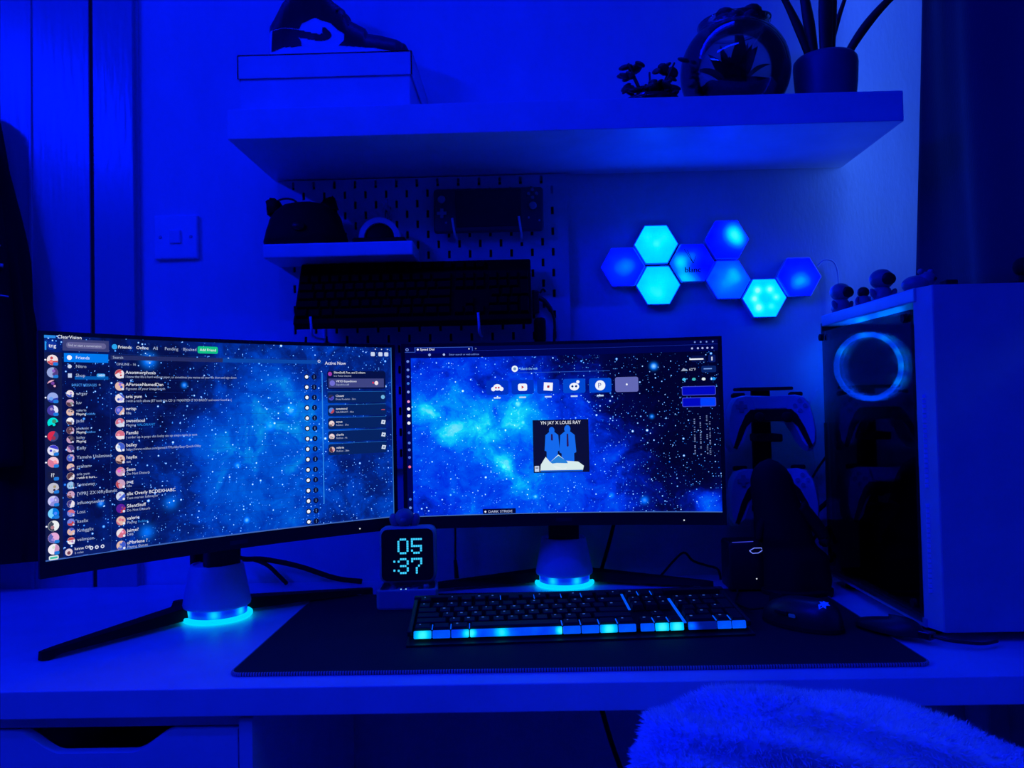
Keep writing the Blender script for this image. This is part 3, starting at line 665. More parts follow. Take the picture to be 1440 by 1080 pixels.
for k in range(26):
    a = k * 2.399; ln = random.uniform(0.06, 0.11); tx = random.uniform(0.15, 0.95)
    def lf(u, v, a=a, ln=ln, tx=tx):
        s = u * ln; ang = tx * (0.5 + u); w_ = 0.030 * math.sin(PI * (0.1 + 0.9 * u)) ; q = (v - 0.5) * 2; rr = 0.01 + s * math.sin(ang) * 0.75
        return (rr * math.cos(a) - q * w_ / 2 * math.sin(a), rr * math.sin(a) + q * w_ / 2 * math.cos(a), 0.055 + s * math.cos(ang))
    B().grid(lf, 8, 4).done('leaf', M_leaf, gb, True)
for k in range(14):
    a = k * 2.399; q = 0.040 * math.sqrt(k / 14)
    B().ball((q * math.cos(a) + 0.008, q * math.sin(a), 0.172 + 0.020 * random.random()), (0.020, 0.018, 0.012), 12, 8, rot=(random.uniform(-.5, .5), random.uniform(-.5, .5), 0)).done('top_leaf', M_leaf, gb, True)
B().cone((0.004, 0, 0.06), (0.006, 0, 0.176), 0.005, 0.004, 10).done('stem', M_leaf, gb)

# ------------------------------------------------------------------ monitors
MW, MZ0, MZ1, CR = 0.550, 0.121, 0.442, 1.5
SCX, SZ0, SZ1 = MW / 2 - 0.0065, 0.1425, 0.4365
PY = -0.11                                # panel edge plane in front of the stand axis
def sag(x): return PY + (MW / 2) ** 2 / (2 * CR) - x * x / (2 * CR)
def nebula(name, blobs, glows, hue, gain, stars=1.0):
    N = NT(name); b_ = N.bsdf(); b_.inputs['Base Color'].default_value = (0.01, 0.01, 0.012, 1); b_.inputs['Roughness'].default_value = 0.3
    tc = N.n('ShaderNodeTexCoord'); mp = N.n('ShaderNodeMapping'); mp.inputs['Scale'].default_value = (1.83, 1, 1); N.l(tc.outputs['UV'], mp.inputs['Vector']); uv = mp.outputs[0]
    warp = N.noise(uv, 3.2, 4, 0.6)
    wv = N.vmath('ADD', uv, N.vmath('MULTIPLY', N.vmath('SUBTRACT', warp.outputs['Color'], (0.5, 0.5, 0.5)), (0.22, 0.22, 0)))
    n1 = N.noise(wv, 4.5, 12, 0.62, 0.6); n2 = N.noise(wv, 14, 10, 0.65)
    f = N.math('ADD', N.math('MULTIPLY', N.math('SUBTRACT', n1.outputs['Fac'], 0.5), 0.72), N.math('MULTIPLY', N.math('SUBTRACT', n2.outputs['Fac'], 0.5), 0.35))
    f = N.math('ADD', f, gain)
    for (u, v, r_, a_) in blobs: f = N.math('ADD', f, N.gauss(wv, (u * 1.83, 1 - v, 0), r_, a_))
    col = N.ramp(f, hue)
    tot = None
    for sc_, thr, amp in ((24, 0.22, 1.4), (55, 0.32, 1.3), (100, 0.38, 1.0)):
        vo = N.n('ShaderNodeTexVoronoi'); vo.inputs['Scale'].default_value = sc_; N.l(uv, vo.inputs['Vector'])
        sp_ = N.n('ShaderNodeSeparateColor'); N.l(vo.outputs['Color'], sp_.inputs[0])
        th = N.math('MULTIPLY', N.math('POWER', sp_.outputs[0], 4.2), thr)
        k = N.math('MULTIPLY', N.math('MAXIMUM', N.math('SUBTRACT', 1.0, N.math('DIVIDE', vo.outputs['Distance'], N.math('ADD', th, 0.001))), 0.0), amp * stars * 1.6)
        tot = k if tot is None else N.math('ADD', tot, k)
    for (u, v, r_, a_) in glows: tot = N.math('ADD', tot, N.gauss(uv, (u * 1.83, 1 - v, 0), r_, a_))
    mx = N.n('ShaderNodeMix', data_type='RGBA'); mx.blend_type = 'ADD'; mx.clamp_result = False
    mx.inputs['Factor'].default_value = 1.0; N.l(col, mx.inputs['A'])
    st = N.ramp(N.math('MULTIPLY', tot, 0.7), [(0, (0, 0, 0, 1)), (0.25, rgb(0, 110, 235)), (0.6, rgb(110, 190, 255)), (1.0, rgb(240, 250, 255))])
    N.l(st, mx.inputs['B']); N.l(mx.outputs['Result'], b_.inputs['Emission Color']); b_.inputs['Emission Strength'].default_value = 1.0
    N.m.cycles.emission_sampling = 'NONE'
    return N.m
HUE_R = [(0.0, rgb(1, 2, 30)), (0.2, rgb(2, 5, 62)), (0.38, rgb(0, 22, 150)), (0.5, rgb(0, 48, 225)), (0.64, rgb(0, 85, 245)), (0.78, rgb(0, 150, 250)), (0.9, rgb(20, 215, 250)), (1.0, rgb(130, 230, 250))]
HUE_L = [(0.0, rgb(3, 6, 34)), (0.2, rgb(4, 12, 62)), (0.38, rgb(3, 32, 118)), (0.5, rgb(0, 58, 180)), (0.64, rgb(0, 88, 215)), (0.78, rgb(5, 140, 232)), (0.9, rgb(60, 195, 245)), (1.0, rgb(190, 220, 235))]
class UI:
    """flat graphics printed on the curved screen: shapes in screen fractions u (0..1 rightwards), v (0..1 downwards)"""
    def __init__(self, screen): self.s = screen; self.g = {}
    def P(self, u, v, l):
        x = -SCX + 2 * SCX * u; return (x, sag(x) - 0.0006 - 0.00022 * l, SZ1 + (SZ0 - SZ1) * v)
    def add(self, col, pts, faces, l, kind):
        V, F = self.g.setdefault((col, kind), ([], [])); n = len(V)
        V += [self.P(u, v, l) for u, v in pts]; F += [tuple(i + n for i in f) for f in faces]
    def rect(self, u0, v0, u1, v1, col, l=1, kind='screen_panel'):
        n = max(1, int((u1 - u0) / 0.05)); pts = []
        for i in range(n + 1): u = u0 + (u1 - u0) * i / n; pts += [(u, v0), (u, v1)]
        self.add(col, pts, [(2 * i, 2 * i + 1, 2 * i + 3, 2 * i + 2) for i in range(n)], l, kind)
    def rrect(self, u0, v0, u1, v1, col, l=1, r=0.012, kind='screen_panel'):
        ru = r / 1.83; us = [(u0 + ru * (1 - math.cos(k * PI / 8)), r * (1 - math.sin(k * PI / 8))) for k in range(5)]
        n = max(1, int((u1 - u0 - 2 * ru) / 0.03)); us += [(u0 + ru + (u1 - u0 - 2 * ru) * i / n, 0) for i in range(1, n)]
        us += [(u1 - ru * (1 - math.cos(k * PI / 8)), r * (1 - math.sin(k * PI / 8))) for k in range(4, -1, -1)]
        pts = []
        for u, d in us: pts += [(u, v0 + d), (u, v1 - d)]
        self.add(col, pts, [(2 * i, 2 * i + 1, 2 * i + 3, 2 * i + 2) for i in range(len(us) - 1)], l, kind)
    def disc(self, u, v, r, col, l=2, n=16, kind='screen_icon', sq=1.0):
        pts = [(u + r / 1.83 * math.cos(2 * PI * k / n), v + r * sq * math.sin(2 * PI * k / n)) for k in range(n)]
        self.add(col, pts, [tuple(range(n))], l, kind)
    def avatar(self, u, v, r, c1, c2, rnd, l=2):
        self.disc(u, v, r, c1, l); a = rnd.uniform(0, 6.28); h = rnd.uniform(0.3, 0.75)
        pts = [(u + r * 0.97 / 1.83 * math.cos(a + t), v + r * 0.97 * math.sin(a + t)) for t in [(-1 + k / 5) * 1.57 * h * 1.6 for k in range(11)]]
        self.poly(pts, c2, l + 1); b_ = rnd.uniform(0, 6.28)
        self.disc(u + r * 0.35 / 1.83 * math.cos(b_), v + r * 0.35 * math.sin(b_), r * rnd.uniform(0.22, 0.4), tuple(min(255, int(0.5 * (x + y) + rnd.uniform(-30, 50))) if min(255, int(0.5 * (x + y))) > 40 else 60 for x, y in zip(c1, c2)), l + 2, 9)
        self.disc(u + r * 0.4 / 1.83 * math.cos(b_ + 2), v + r * 0.4 * math.sin(b_ + 2), r * rnd.uniform(0.15, 0.3), c2, l + 2, 8)
    def poly(self, pts, col, l=2, kind='screen_icon'): self.add(col, pts, [tuple(range(len(pts)))], l, kind)
    def text(self, s, u, v, h, col=(235, 240, 255), l=3, width=None):
        vs_, fs = text_mesh(s)
        w0 = max(x.x for x in vs_) if vs_ else 1; k = h / 0.72
        ku = (width / w0) if width else k / 1.83
        self.add(col, [(u + p.x * ku, v - p.y * k) for p in vs_], fs, l, 'screen_text')
    def done(self):
        for (col, kind), (V, F) in self.g.items():
            me = bpy.data.meshes.new(kind); me.from_pydata(V, [], F); me.materials.append(em(*col)); o = bpy.data.objects.new(kind, me); COL.objects.link(o); o.parent = self.s; o['kind'] = 'stuff'; me.materials[0].cycles.emission_sampling = 'NONE'
def monitor(label, loc, rz, scr_mat, rear):
    r = thing('monitor', label, 'monitor', loc, rz)
    def back(u, v):
        x = -MW / 2 + MW * u; z = MZ0 + (MZ1 - MZ0) * v; e = min(1, 6 * min(u, 1 - u)) * min(1, 6 * min(v, 1 - v))
        return (x, sag(x) + 0.010 + 0.030 * e ** 0.5 if e > 0 else sag(x) + 0.010, z)
    bb = B(); bb.grid(back, 40, 20); bb.grid(lambda u, v: (-MW / 2 + MW * u, sag(-MW / 2 + MW * u), MZ0 + (MZ1 - MZ0) * v), 40, 20)
    for z in (MZ0, MZ1): bb.grid(lambda u, v, z=z: (-MW / 2 + MW * u, sag(-MW / 2 + MW * u) + 0.010 * v, z), 40, 1)
    for x in (-MW / 2, MW / 2): bb.grid(lambda u, v, x=x: (x, sag(x) + 0.010 * v, MZ0 + (MZ1 - MZ0) * u), 10, 1)
    bmesh.ops.remove_doubles(bb.b, verts=list(bb.b.verts), dist=1e-5); bb.done('panel', M_black, r, 'auto')
    # raised bezel frame around the picture
    bb = B()
    def fr_(x0, x1, z0, z1):
        bb.grid(lambda u, v: (x0 + (x1 - x0) * u, sag(x0 + (x1 - x0) * u) - 0.0012, z0 + (z1 - z0) * v), 40 if x1 - x0 > 0.1 else 1, 1)
    fr_(-MW / 2, MW / 2, SZ1, MZ1); fr_(-MW / 2, MW / 2, MZ0, SZ0); fr_(-MW / 2, -SCX, SZ0, SZ1); fr_(SCX, MW / 2, SZ0, SZ1)
    o = bb.done('bezel', M_gblack if False else M_black, r)
    bb = B(); bb.grid(lambda u, v: (-SCX + 2 * SCX * u, sag(-SCX + 2 * SCX * u) - 0.0004, SZ0 + (SZ1 - SZ0) * v), 60, 2)
    uvl = bb.b.loops.layers.uv.new('UVMap')
    for f in bb.b.faces:
        for lp in f.loops: lp[uvl].uv = ((lp.vert.co.x + SCX) / (2 * SCX), (lp.vert.co.z - SZ0) / (SZ1 - SZ0))
    s = bb.done('screen', scr_mat, r)
    B().cone((0.205, sag(0.205) - 0.0014, MZ0 + 0.008), (0.205, sag(0.205) - 0.0024, MZ0 + 0.008), 0.0011, 0.0011, 8).done('power_light', em(235, 245, 255, 1.0), r)
    bb = B(); bb.box((0, sag(0) - 0.0014, MZ0 + 0.010), (0.028, 0.0008, 0.006)); bb.done('brand_plate', mat('dark_logo_plate', (0.03, 0.03, 0.035), 0.3), r)
    # neck, tapered white column, glowing ring, three legs
    bb = B(); bb.box((0, -0.028, 0.17), (0.055, 0.022, 0.17), rot=(0.10, 0, 0), bev=0.004); bb.box((0, -0.045, 0.24), (0.10, 0.03, 0.10), bev=0.004); bb.done('neck', M_black, r)
    bb = B(); bb.lathe([(0.0, 0.021), (0.045, 0.021), (0.0515, 0.022), (0.0525, 0.026), (0.0415, 0.084), (0.0395, 0.088), (0.036, 0.0885), (0.034, 0.086), (0.0, 0.086)], seg=56); bb.done('stand_column', M_white, r, 'auto')
    N = NT('ring_gap_glow') if 'ring_gap_glow' not in MATS else None
    if N:
        MATS['ring_gap_glow'] = N.m; b_ = N.bsdf(); b_.inputs['Base Color'].default_value = (0.1, 0.1, 0.12, 1); tc = N.n('ShaderNodeTexCoord'); f = N.math('MULTIPLY', N.noise(tc.outputs['Object'], 30, 1).outputs['Fac'], 0.1)
        for a in (-118, -62, 0, 60, 120, 180): f = N.math('ADD', f, N.gauss(tc.outputs['Object'], (0.047 * math.cos(math.radians(a)), 0.047 * math.sin(math.radians(a)), 0.015), 0.012, 0.75))
        N.l(N.ramp(f, [(0.0, rgb(0, 10, 200)), (0.3, rgb(0, 50, 240)), (0.6, rgb(0, 150, 255)), (0.9, rgb(20, 235, 255))]), b_.inputs['Emission Color']); b_.inputs['Emission Strength'].default_value = 1.0
    bb = B(); bb.lathe([(0.0, 0.008), (0.046, 0.008), (0.046, 0.0215), (0.0, 0.0215)], seg=48); bb.done('light_core', MATS['ring_gap_glow'], r, True)
    bb = B(); bb.lathe([(0.046, 0.0015), (0.052, 0.0015), (0.0545, 0.004), (0.0545, 0.0075), (0.052, 0.0095), (0.046, 0.0085)], seg=64)
    ra, rb = None, None
    o = bb.done('light_ring', em(0, 205, 255, 1.15, 'cyan_ring_light'), r, True)
    def leg(a, b_, w0, w1):
        a, b_ = Vector(a), Vector(b_); d = (b_ - a).normalized(); n = Vector((-d.y, d.x, 0)); bb = B(); t_ = bb.b; rows = []
        for u in (0, 0.3, 0.6, 0.9, 0.97, 1.0):
            p = a.lerp(b_, u); w_ = w0 + (w1 - w0) * u
            if u > 0.95: w_ *= 0.8 if u < 1 else 0.45
            h0, h1 = (0.0056 if u < 0.95 else 0.0004), 0.024 - 0.012 * u
            rows.append([t_.verts.new(p + n * w_ / 2 + Vector((0, 0, h0))), t_.verts.new(p - n * w_ / 2 + Vector((0, 0, h0))), t_.verts.new(p - n * w_ * 0.32 + Vector((0, 0, h1))), t_.verts.new(p + n * w_ * 0.32 + Vector((0, 0, h1)))])
        for q, s_2 in zip(rows, rows[1:]):
            for k in range(4): t_.faces.new((q[k], q[(k + 1) % 4], s_2[(k + 1) % 4], s_2[k]))
        t_.faces.new(rows[0]); t_.faces.new(rows[-1][::-1]); bb.done('leg', M_matte, r)
    leg((-0.03, 0.03, 0), (-0.262, -0.045, 0), 0.05, 0.022); leg((0.03, 0.03, 0), (0.262, -0.045, 0), 0.05, 0.022); leg((0, 0.03, 0), (-0.02, rear, 0), 0.05, 0.03)
    bb = B(); bb.box((0, 0.042, 0.06), (0.05, 0.018, 0.115), bev=0.003); bb.done('stand_spine', M_matte, r)
    return r, s
NB_R = nebula('nebula_picture_right', [(0.10, 0.42, 0.30, 0.16), (0.42, 0.58, 0.42, 0.16), (0.25, 0.75, 0.5, 0.10), (0.06, 0.36, 0.09, 0.24), (0.13, 0.50, 0.08, 0.22), (0.24, 0.48, 0.10, 0.24), (0.37, 0.36, 0.13, 0.27), (0.31, 0.70, 0.07, 0.22), (0.35, 0.82, 0.06, 0.2), (0.95, 0.25, 0.55, -0.40), (0.80, 0.10, 0.45, -0.18), (0.98, 0.75, 0.4, -0.28), (0.96, 0.95, 0.10, 0.45), (0.65, 0.6, 0.25, 0.08), (0.5, 0.05, 0.2, -0.2)],
               [(0.36, 0.35, 0.018, 0.9), (0.31, 0.72, 0.014, 0.8), (0.375, 0.46, 0.012, 0.8), (0.80, 0.145, 0.016, 1.0), (0.41, 0.90, 0.010, 0.9), (0.79, 0.44, 0.010, 0.6), (0.655, 0.90, 0.014, 0.45), (0.76, 0.93, 0.018, 0.5)], HUE_R, 0.45, 1.0)
NB_L = nebula('nebula_picture_left', [(0.58, 0.55, 0.45, 0.20), (0.68, 0.38, 0.16, 0.20), (0.45, 0.65, 0.25, 0.10), (0.50, 0.45, 0.12, 0.10), (0.05, 0.4, 0.55, -0.22), (0.30, 0.15, 0.30, -0.16), (0.95, 0.35, 0.35, -0.10), (0.30, 0.90, 0.30, -0.06), (0.64, 0.22, 0.06, 0.2)],
               [(0.255, 0.10, 0.03, 0.55), (0.665, 0.36, 0.022, 0.6), (0.245, 0.93, 0.03, 0.35), (0.31, 0.80, 0.03, 0.3), (0.525, 0.93, 0.012, 0.8), (0.35, 0.22, 0.012, 0.6), (0.60, 0.44, 0.02, 0.5), (0.50, 0.64, 0.012, 0.6), (0.13, 0.77, 0.012, 0.6)], HUE_L, 0.42, 1.0)
mon_r, scr_r = monitor('curved monitor showing a browser page over a bright blue nebula', (0.0620, 1.5125, T + 0.0003), math.radians(-1.5), NB_R, 0.050)
mon_l, scr_l = monitor('curved monitor angled inward showing a chat list over a starry nebula', (-0.505, 1.3135, T + 0.0003), math.radians(43.0), NB_L, 0.125)

# ---- graphics on the chat screen
WH, GR, LB = (240, 244, 255), (168, 182, 215), (70, 150, 240)
u_ = UI(scr_l); rnd = random.Random(3)
u_.rect(0.0, 0.075, 0.040, 1.0, (16, 24, 58), 1)
u_.rect(0.0, 0.0, 0.026, 0.012, (40, 135, 225), 2); u_.text('ClearVision', 0.030, 0.012, 0.016, WH)
u_.rect(0.0015, 0.028, 0.005, 0.066, (40, 150, 235), 2); u_.rrect(0.007, 0.028, 0.028, 0.064, (12, 48, 150), 2); u_.text('tng', 0.010, 0.054, 0.018, WH)
pal = [(235, 225, 230), (205, 215, 235), (225, 185, 170), (110, 130, 220), (200, 160, 190), (240, 240, 245), (150, 190, 230)]
inn = [(190, 70, 70), (70, 60, 130), (40, 40, 60), (90, 60, 60), (60, 90, 200), (210, 110, 130), (70, 70, 90)]
srv = [(0.110, (240, 225, 225), (200, 70, 70)), (0.166, (150, 165, 215), (80, 60, 120)), (0.222, (18, 14, 40), (225, 170, 190)), (0.278, (45, 60, 170), (150, 170, 230)), (0.335, (70, 60, 160), (220, 220, 245)), (0.390, (10, 18, 30), (0, 225, 215)), (0.450, (60, 70, 120), (215, 40, 60)), (0.512, (225, 225, 245), (60, 60, 200)), (0.565, (240, 200, 215), (215, 120, 150)), (0.622, (22, 26, 52), None), (0.680, (190, 190, 205), (60, 40, 40)), (0.737, (140, 140, 215), (200, 200, 240)), (0.792, (0, 120, 225), (120, 210, 250)), (0.847, (235, 240, 240), (60, 70, 80)), (0.900, (230, 170, 215), (90, 100, 180)), (0.950, (240, 235, 245), (205, 150, 190))]
for v, c1, c2 in srv:
    if c2: u_.avatar(0.0185, v, 0.0235, c1, c2, rnd)
    else:
        u_.disc(0.0185, v, 0.0235, c1, 2); u_.text('??', 0.0125, v + 0.009, 0.018, WH)
    if rnd.random() < 0.6: u_.rrect(0.0195, v + 0.010, 0.0315, v + 0.025, (30, 120, 215), 4, 0.006)
    if rnd.random() < 0.5: u_.disc(0.0025, v, 0.004, WH, 2, 8)
u_.rrect(0.0075, 0.978, 0.0295, 0.997, (225, 235, 240), 2, 0.006); u_.rect(0.010, 0.983, 0.027, 0.992, (60, 190, 160), 3)
u_.rect(0.042, 0.014, 0.153, 0.066, (58, 62, 108), 1); u_.rrect(0.050, 0.026, 0.146, 0.054, (98, 96, 140), 2, 0.013); u_.text('Find or start a conversation', 0.054, 0.046, 0.012, (190, 195, 220), width=0.080)
u_.rect(0.045, 0.077, 0.151, 0.117, (0, 120, 235), 2); u_.disc(0.0575, 0.097, 0.011, WH, 3, 12); u_.text('Friends', 0.072, 0.103, 0.015, WH)
u_.disc(0.058, 0.137, 0.009, (200, 210, 235), 2, 12); u_.text('Nitro', 0.072, 0.143, 0.015, GR)
u_.rect(0.070, 0.181, 0.151, 0.196, (0, 85, 170), 1); u_.rect(0.054, 0.169, 0.063, 0.188, (190, 205, 235), 2); u_.text('Shop', 0.072, 0.184, 0.015, GR); u_.rrect(0.122, 0.168, 0.143, 0.184, (60, 165, 240), 3, 0.007); u_.text('NEW', 0.1265, 0.180, 0.009, WH, 4)
u_.text('DIRECT MESSAGES', 0.062, 0.227, 0.012, LB, width=0.060); u_.text('+', 0.126, 0.227, 0.014, GR)
dms = ['wrger', 'luv', 'valerie', 'jade', 'phoenix', 'bailey', 'Kelly', 'Yamaha Unlimited', 'graham', 'aria yum', 'Someway', '[VPR] ZX10RyBandit', 'influxxyseeker', 'Lost', 'kaelix', 'Knugglix', 'velimpse']
for i, nme in enumerate(dms):
    v = 0.261 + i * 0.0414; c1 = rnd.choice(pal); c2 = rnd.choice(inn)
    u_.avatar(0.0585, v, 0.0165, c1, c2, rnd); u_.disc(0.0640, v + 0.011, 0.0045, (200, 210, 235), 4, 8)
    if i in (2, 4, 5, 9):
        u_.text(nme, 0.0725, v - 0.002, 0.012, GR); u_.text('Playing' if i != 9 else 'i wish it hurt...', 0.0725, v + 0.015, 0.011, WH)
        if i in (2, 4): u_.text('Roblox', 0.094, v + 0.015, 0.011, LB)
    else: u_.text(nme, 0.0725, v + 0.006, 0.015, GR)
u_.rect(0.042, 0.953, 0.153, 0.996, (10, 28, 96), 1); u_.disc(0.053, 0.973, 0.016, (225, 205, 215), 2); u_.disc(0.053, 0.976, 0.008, (120, 70, 80), 3, 10); u_.text('lunnx Off', 0.066, 0.968, 0.013, WH); u_.text('2 roles', 0.066, 0.985, 0.010, GR)
for k, uu in enumerate((0.106, 0.119, 0.133)): u_.disc(uu, 0.968, 0.0085, (220, 226, 245), 2, 12); u_.disc(uu, 0.968, 0.004, (10, 28, 96), 3, 8)
u_.rect(0.1545, 0.075, 0.1553, 1.0, (22, 46, 120), 1)
u_.disc(0.167, 0.040, 0.013, (40, 160, 235), 2, 10)
for s, uu, c1 in (('Friends', 0.1755, WH), ('Online', 0.222, WH), ('All', 0.266, GR), ('Pending', 0.297, GR), ('Blocked', 0.347, GR)): u_.text(s, uu, 0.047, 0.0155, c1)
u_.rrect(0.388, 0.022, 0.446, 0.058, (15, 190, 130), 2, 0.008); u_.text('Add Friend', 0.394, 0.046, 0.014, WH, 4, width=0.046)
u_.rect(0.157, 0.074, 0.765, 0.0752, (24, 52, 120), 1); u_.rect(0.157, 0.080, 0.46, 0.101, (36, 44, 92), 1); u_.rect(0.46, 0.080, 0.765, 0.101, (10, 70, 165), 1); u_.text('Search', 0.162, 0.096, 0.013, GR)
u_.disc(0.757, 0.086, 0.008, WH, 2, 12); u_.disc(0.757, 0.086, 0.0055, (10, 70, 165), 3, 12)
u_.text('ONLINE - 16', 0.171, 0.127, 0.012, GR)
fr2 = [('Anonmorphosis', 'I know that life is hard without paper, so sometimes you wanna sell your life short and sign down', 0.305), ('APersonNamedDan', 'Figment of your Imagination', 0), ('aria yum', 'i wish a tech album JET took this CD :) i WANTED IT SO BADLY and never found it :(', 0.29), ('wrisp', 'Idle', 0), ('sweetsoul', 'Playing', 0), ('Famiki', 'i order up it pops out lucky six up steps mola je tent', 0.19), ('bailey', 'https://www.roblox.com/games/177/Lobby/Easy-Quack-Obby', 0.20), ('haylix', 'eat', 0), ('Seen', 'Do Not Disturb', 0), ('pug', 'Idle', 0), ('alix Overly BCDEXHABC', 'Two marvin fullmayor', 0), ('SilentStuff', 'Do Not Disturb', 0), ('valerie', 'Playing', 0), ('jaime?', 'DFB', 0), ('cMarlene ?', 'Playing Games', 0)]
for i, (a, s, wd) in enumerate(fr2):
    v = 0.168 + i * 0.0577; c1 = rnd.choice(pal[:3] + pal[4:6]); c2 = rnd.choice(inn[:1] + inn[3:6])
    if i == 11: c1 = (90, 30, 150)
    u_.avatar(0.179, v, 0.0215, c1, c2, rnd); u_.disc(0.1865, v + 0.014, 0.006, (225, 232, 245), 4, 8)
    u_.text(a, 0.194, v - 0.001, 0.016, WH); u_.text(s, 0.194, v + 0.018, 0.012, GR, width=wd or None)
    if i in (4, 12): u_.text('VALORANT' if i == 4 else 'Roblox', 0.222, v + 0.018, 0.012, (40, 140, 235))
    u_.rect(0.170, v + 0.029, 0.752, v + 0.0298, (16, 48, 128), 1)
    vb = 0.174 + i * 0.0573
    for uu, cdot in ((0.716, WH), (0.740, (120, 170, 235))):
        u_.disc(uu, vb, 0.0155, (8, 14, 46), 2, 14); u_.disc(uu, vb, 0.010 if cdot == WH else 0.0001, cdot, 3, 10)
        if cdot != WH:
            for dv in (-0.006, 0, 0.006): u_.disc(uu, vb + dv, 0.0022, cdot, 3, 6)
u_.rect(0.7645, 0.150, 0.7675, 0.885, (45, 135, 225), 2)
u_.text('Active Now', 0.776, 0.104, 0.0185, WH)
u_.rrect(0.783, 0.140, 0.978, 0.243, (5, 16, 58), 1); u_.disc(0.792, 0.157, 0.012, (160, 60, 170), 2); u_.text('SilentStuff, Fox, and 2 others', 0.804, 0.154, 0.012, WH, width=0.105); u_.text('In a Voice Channel', 0.804, 0.172, 0.010, GR)
u_.rect(0.787, 0.183, 0.972, 0.234, (62, 68, 125), 2); u_.disc(0.799, 0.209, 0.016, (110, 110, 210), 3); u_.text('VRYD Expeditions', 0.811, 0.204, 0.012, WH, 4); u_.text('Expedition #8', 0.811, 0.222, 0.010, GR, 4); u_.disc(0.946, 0.209, 0.012, (240, 225, 232), 4); u_.disc(0.935, 0.207, 0.006, (220, 50, 70), 4, 8)
for i, (a, s, c1) in enumerate((('Chuuni', 'Dress Roulette - 36m', (70, 80, 190)), ('sweetsoul', 'VALORANT - 46m', (80, 130, 220)), ('aryue', 'Roblox - 37m', (235, 215, 210)), ('charlie', 'Roblox - 4h', (240, 215, 215)), ('valerie', 'Roblox - 38m', (220, 190, 180)))):
    v = 0.291 + i * 0.0735
    u_.rrect(0.783, v - 0.031, 0.978, v + 0.031, (6, 34, 88), 1); u_.rect(0.783, v - 0.034, 0.978, v - 0.0325, (40, 120, 190), 1)
    u_.avatar(0.795, v, 0.0165, c1, rnd.choice(inn), rnd); u_.text(a, 0.809, v - 0.004, 0.0125, WH); u_.text(s, 0.809, v + 0.014, 0.010, GR)
    if i == 1: u_.rect(0.962, v - 0.002, 0.974, v + 0.003, (190, 80, 90), 2)
    elif i == 0: u_.disc(0.968, v, 0.012, (110, 180, 225), 2)
    else: u_.poly([(0.963, v - 0.013), (0.976, v - 0.009), (0.973, v + 0.013), (0.960, v + 0.009)], (205, 220, 240), 2); u_.poly([(0.9665, v - 0.004), (0.971, v - 0.003), (0.9695, v + 0.004), (0.965, v + 0.003)], (6, 34, 88), 3)
for uu in (0.936, 0.962, 0.982): u_.rrect(uu - 0.007, 0.028, uu + 0.007, 0.052, (200, 214, 240), 2, 0.006)
for uu in (0.945, 0.966, 0.986): u_.disc(uu, 0.011, 0.0035, (190, 205, 235), 2, 8)
u_.rect(0.0, 0.994, 1.0, 1.0, (60, 100, 180), 1); u_.rect(0.9975, 0, 1.0, 1.0, (50, 110, 190), 1)
u_.done()

# ---- graphics on the browser screen
u_ = UI(scr_r)
BL1, BL2 = (0, 4, 70), (0, 8, 110)
u_.rect(0, 0, 1, 0.066, BL1, 1); u_.rect(0, 0, 0.018, 1, (0, 4, 78), 1)
u_.rect(0.030, 0.005, 0.215, 0.040, (0, 8, 98), 2); u_.rect(0.030, 0.004, 0.216, 0.006, (70, 110, 225), 3); u_.rect(0.215, 0.004, 0.2165, 0.028, (70, 110, 225), 3); u_.rect(0.0315, 0.004, 0.033, 0.030, (70, 110, 225), 3); u_.rect(0.0, 0.030, 0.033, 0.032, (70, 110, 225), 3); u_.rect(0.216, 0.026, 1.0, 0.0275, (30, 50, 170), 3)
u_.text('Speed Dial', 0.048, 0.022, 0.014, WH, 4); u_.disc(0.041, 0.016, 0.006, WH, 4, 10); u_.disc(0.205, 0.016, 0.004, WH, 4, 8); u_.text('+', 0.224, 0.022, 0.014, GR, 4)
u_.disc(0.078, 0.048, 0.008, (140, 165, 235), 3, 10); u_.disc(0.124, 0.048, 0.007, (170, 190, 240), 3, 10); u_.text('Enter search or web address', 0.140, 0.053, 0.011, (110, 140, 225), 3)
u_.disc(0.007, 0.016, 0.009, (120, 150, 230), 2, 12); u_.disc(0.007, 0.016, 0.0055, (0, 4, 78), 3, 12)
for k, (v, c1) in enumerate(((0.085, (110, 140, 225)), (0.135, (110, 140, 225)), (0.175, (90, 120, 220)), (0.215, (60, 120, 220)), (0.265, (140, 165, 235)), (0.322, (240, 150, 200)), (0.365, WH), (0.405, WH), (0.448, WH), (0.505, (70, 100, 200)), (0.565, (90, 130, 225)), (0.605, (90, 120, 220)), (0.650, (80, 110, 215)), (0.705, (240, 110, 160)), (0.895, (60, 110, 215)), (0.945, (100, 140, 230)))):
    u_.disc(0.0085, v, 0.0095 if c1 in (WH,) else 0.008, c1, 2, 10)
for uu in (0.930, 0.948, 0.966, 0.985): u_.disc(uu, 0.012, 0.005, (110, 140, 220), 3, 8)
for uu in (0.921, 0.939, 0.953, 0.968, 0.983): u_.disc(uu, 0.048, 0.006, (180, 190, 240), 3, 8)
u_.disc(0.352, 0.140, 0.019, (235, 245, 250), 2, 18); u_.disc(0.352, 0.140, 0.009, (120, 150, 190), 3, 12); u_.text('Search the web', 0.370, 0.147, 0.014, (150, 210, 250), 3, width=0.056)
u_.rect(0.342, 0.163, 0.66, 0.1655, (40, 90, 200), 1)
TC = (0, 70, 205)
for k, uu in enumerate((0.294, 0.3765, 0.4595, 0.544, 0.628)):
    u_.rrect(uu - 0.036, 0.207, uu + 0.036, 0.292, TC if k > 2 else (0, 50, 190), 1, 0.012)
    u_.rect(uu - 0.012, 0.306, uu + 0.010, 0.315, (190, 215, 245), 2)
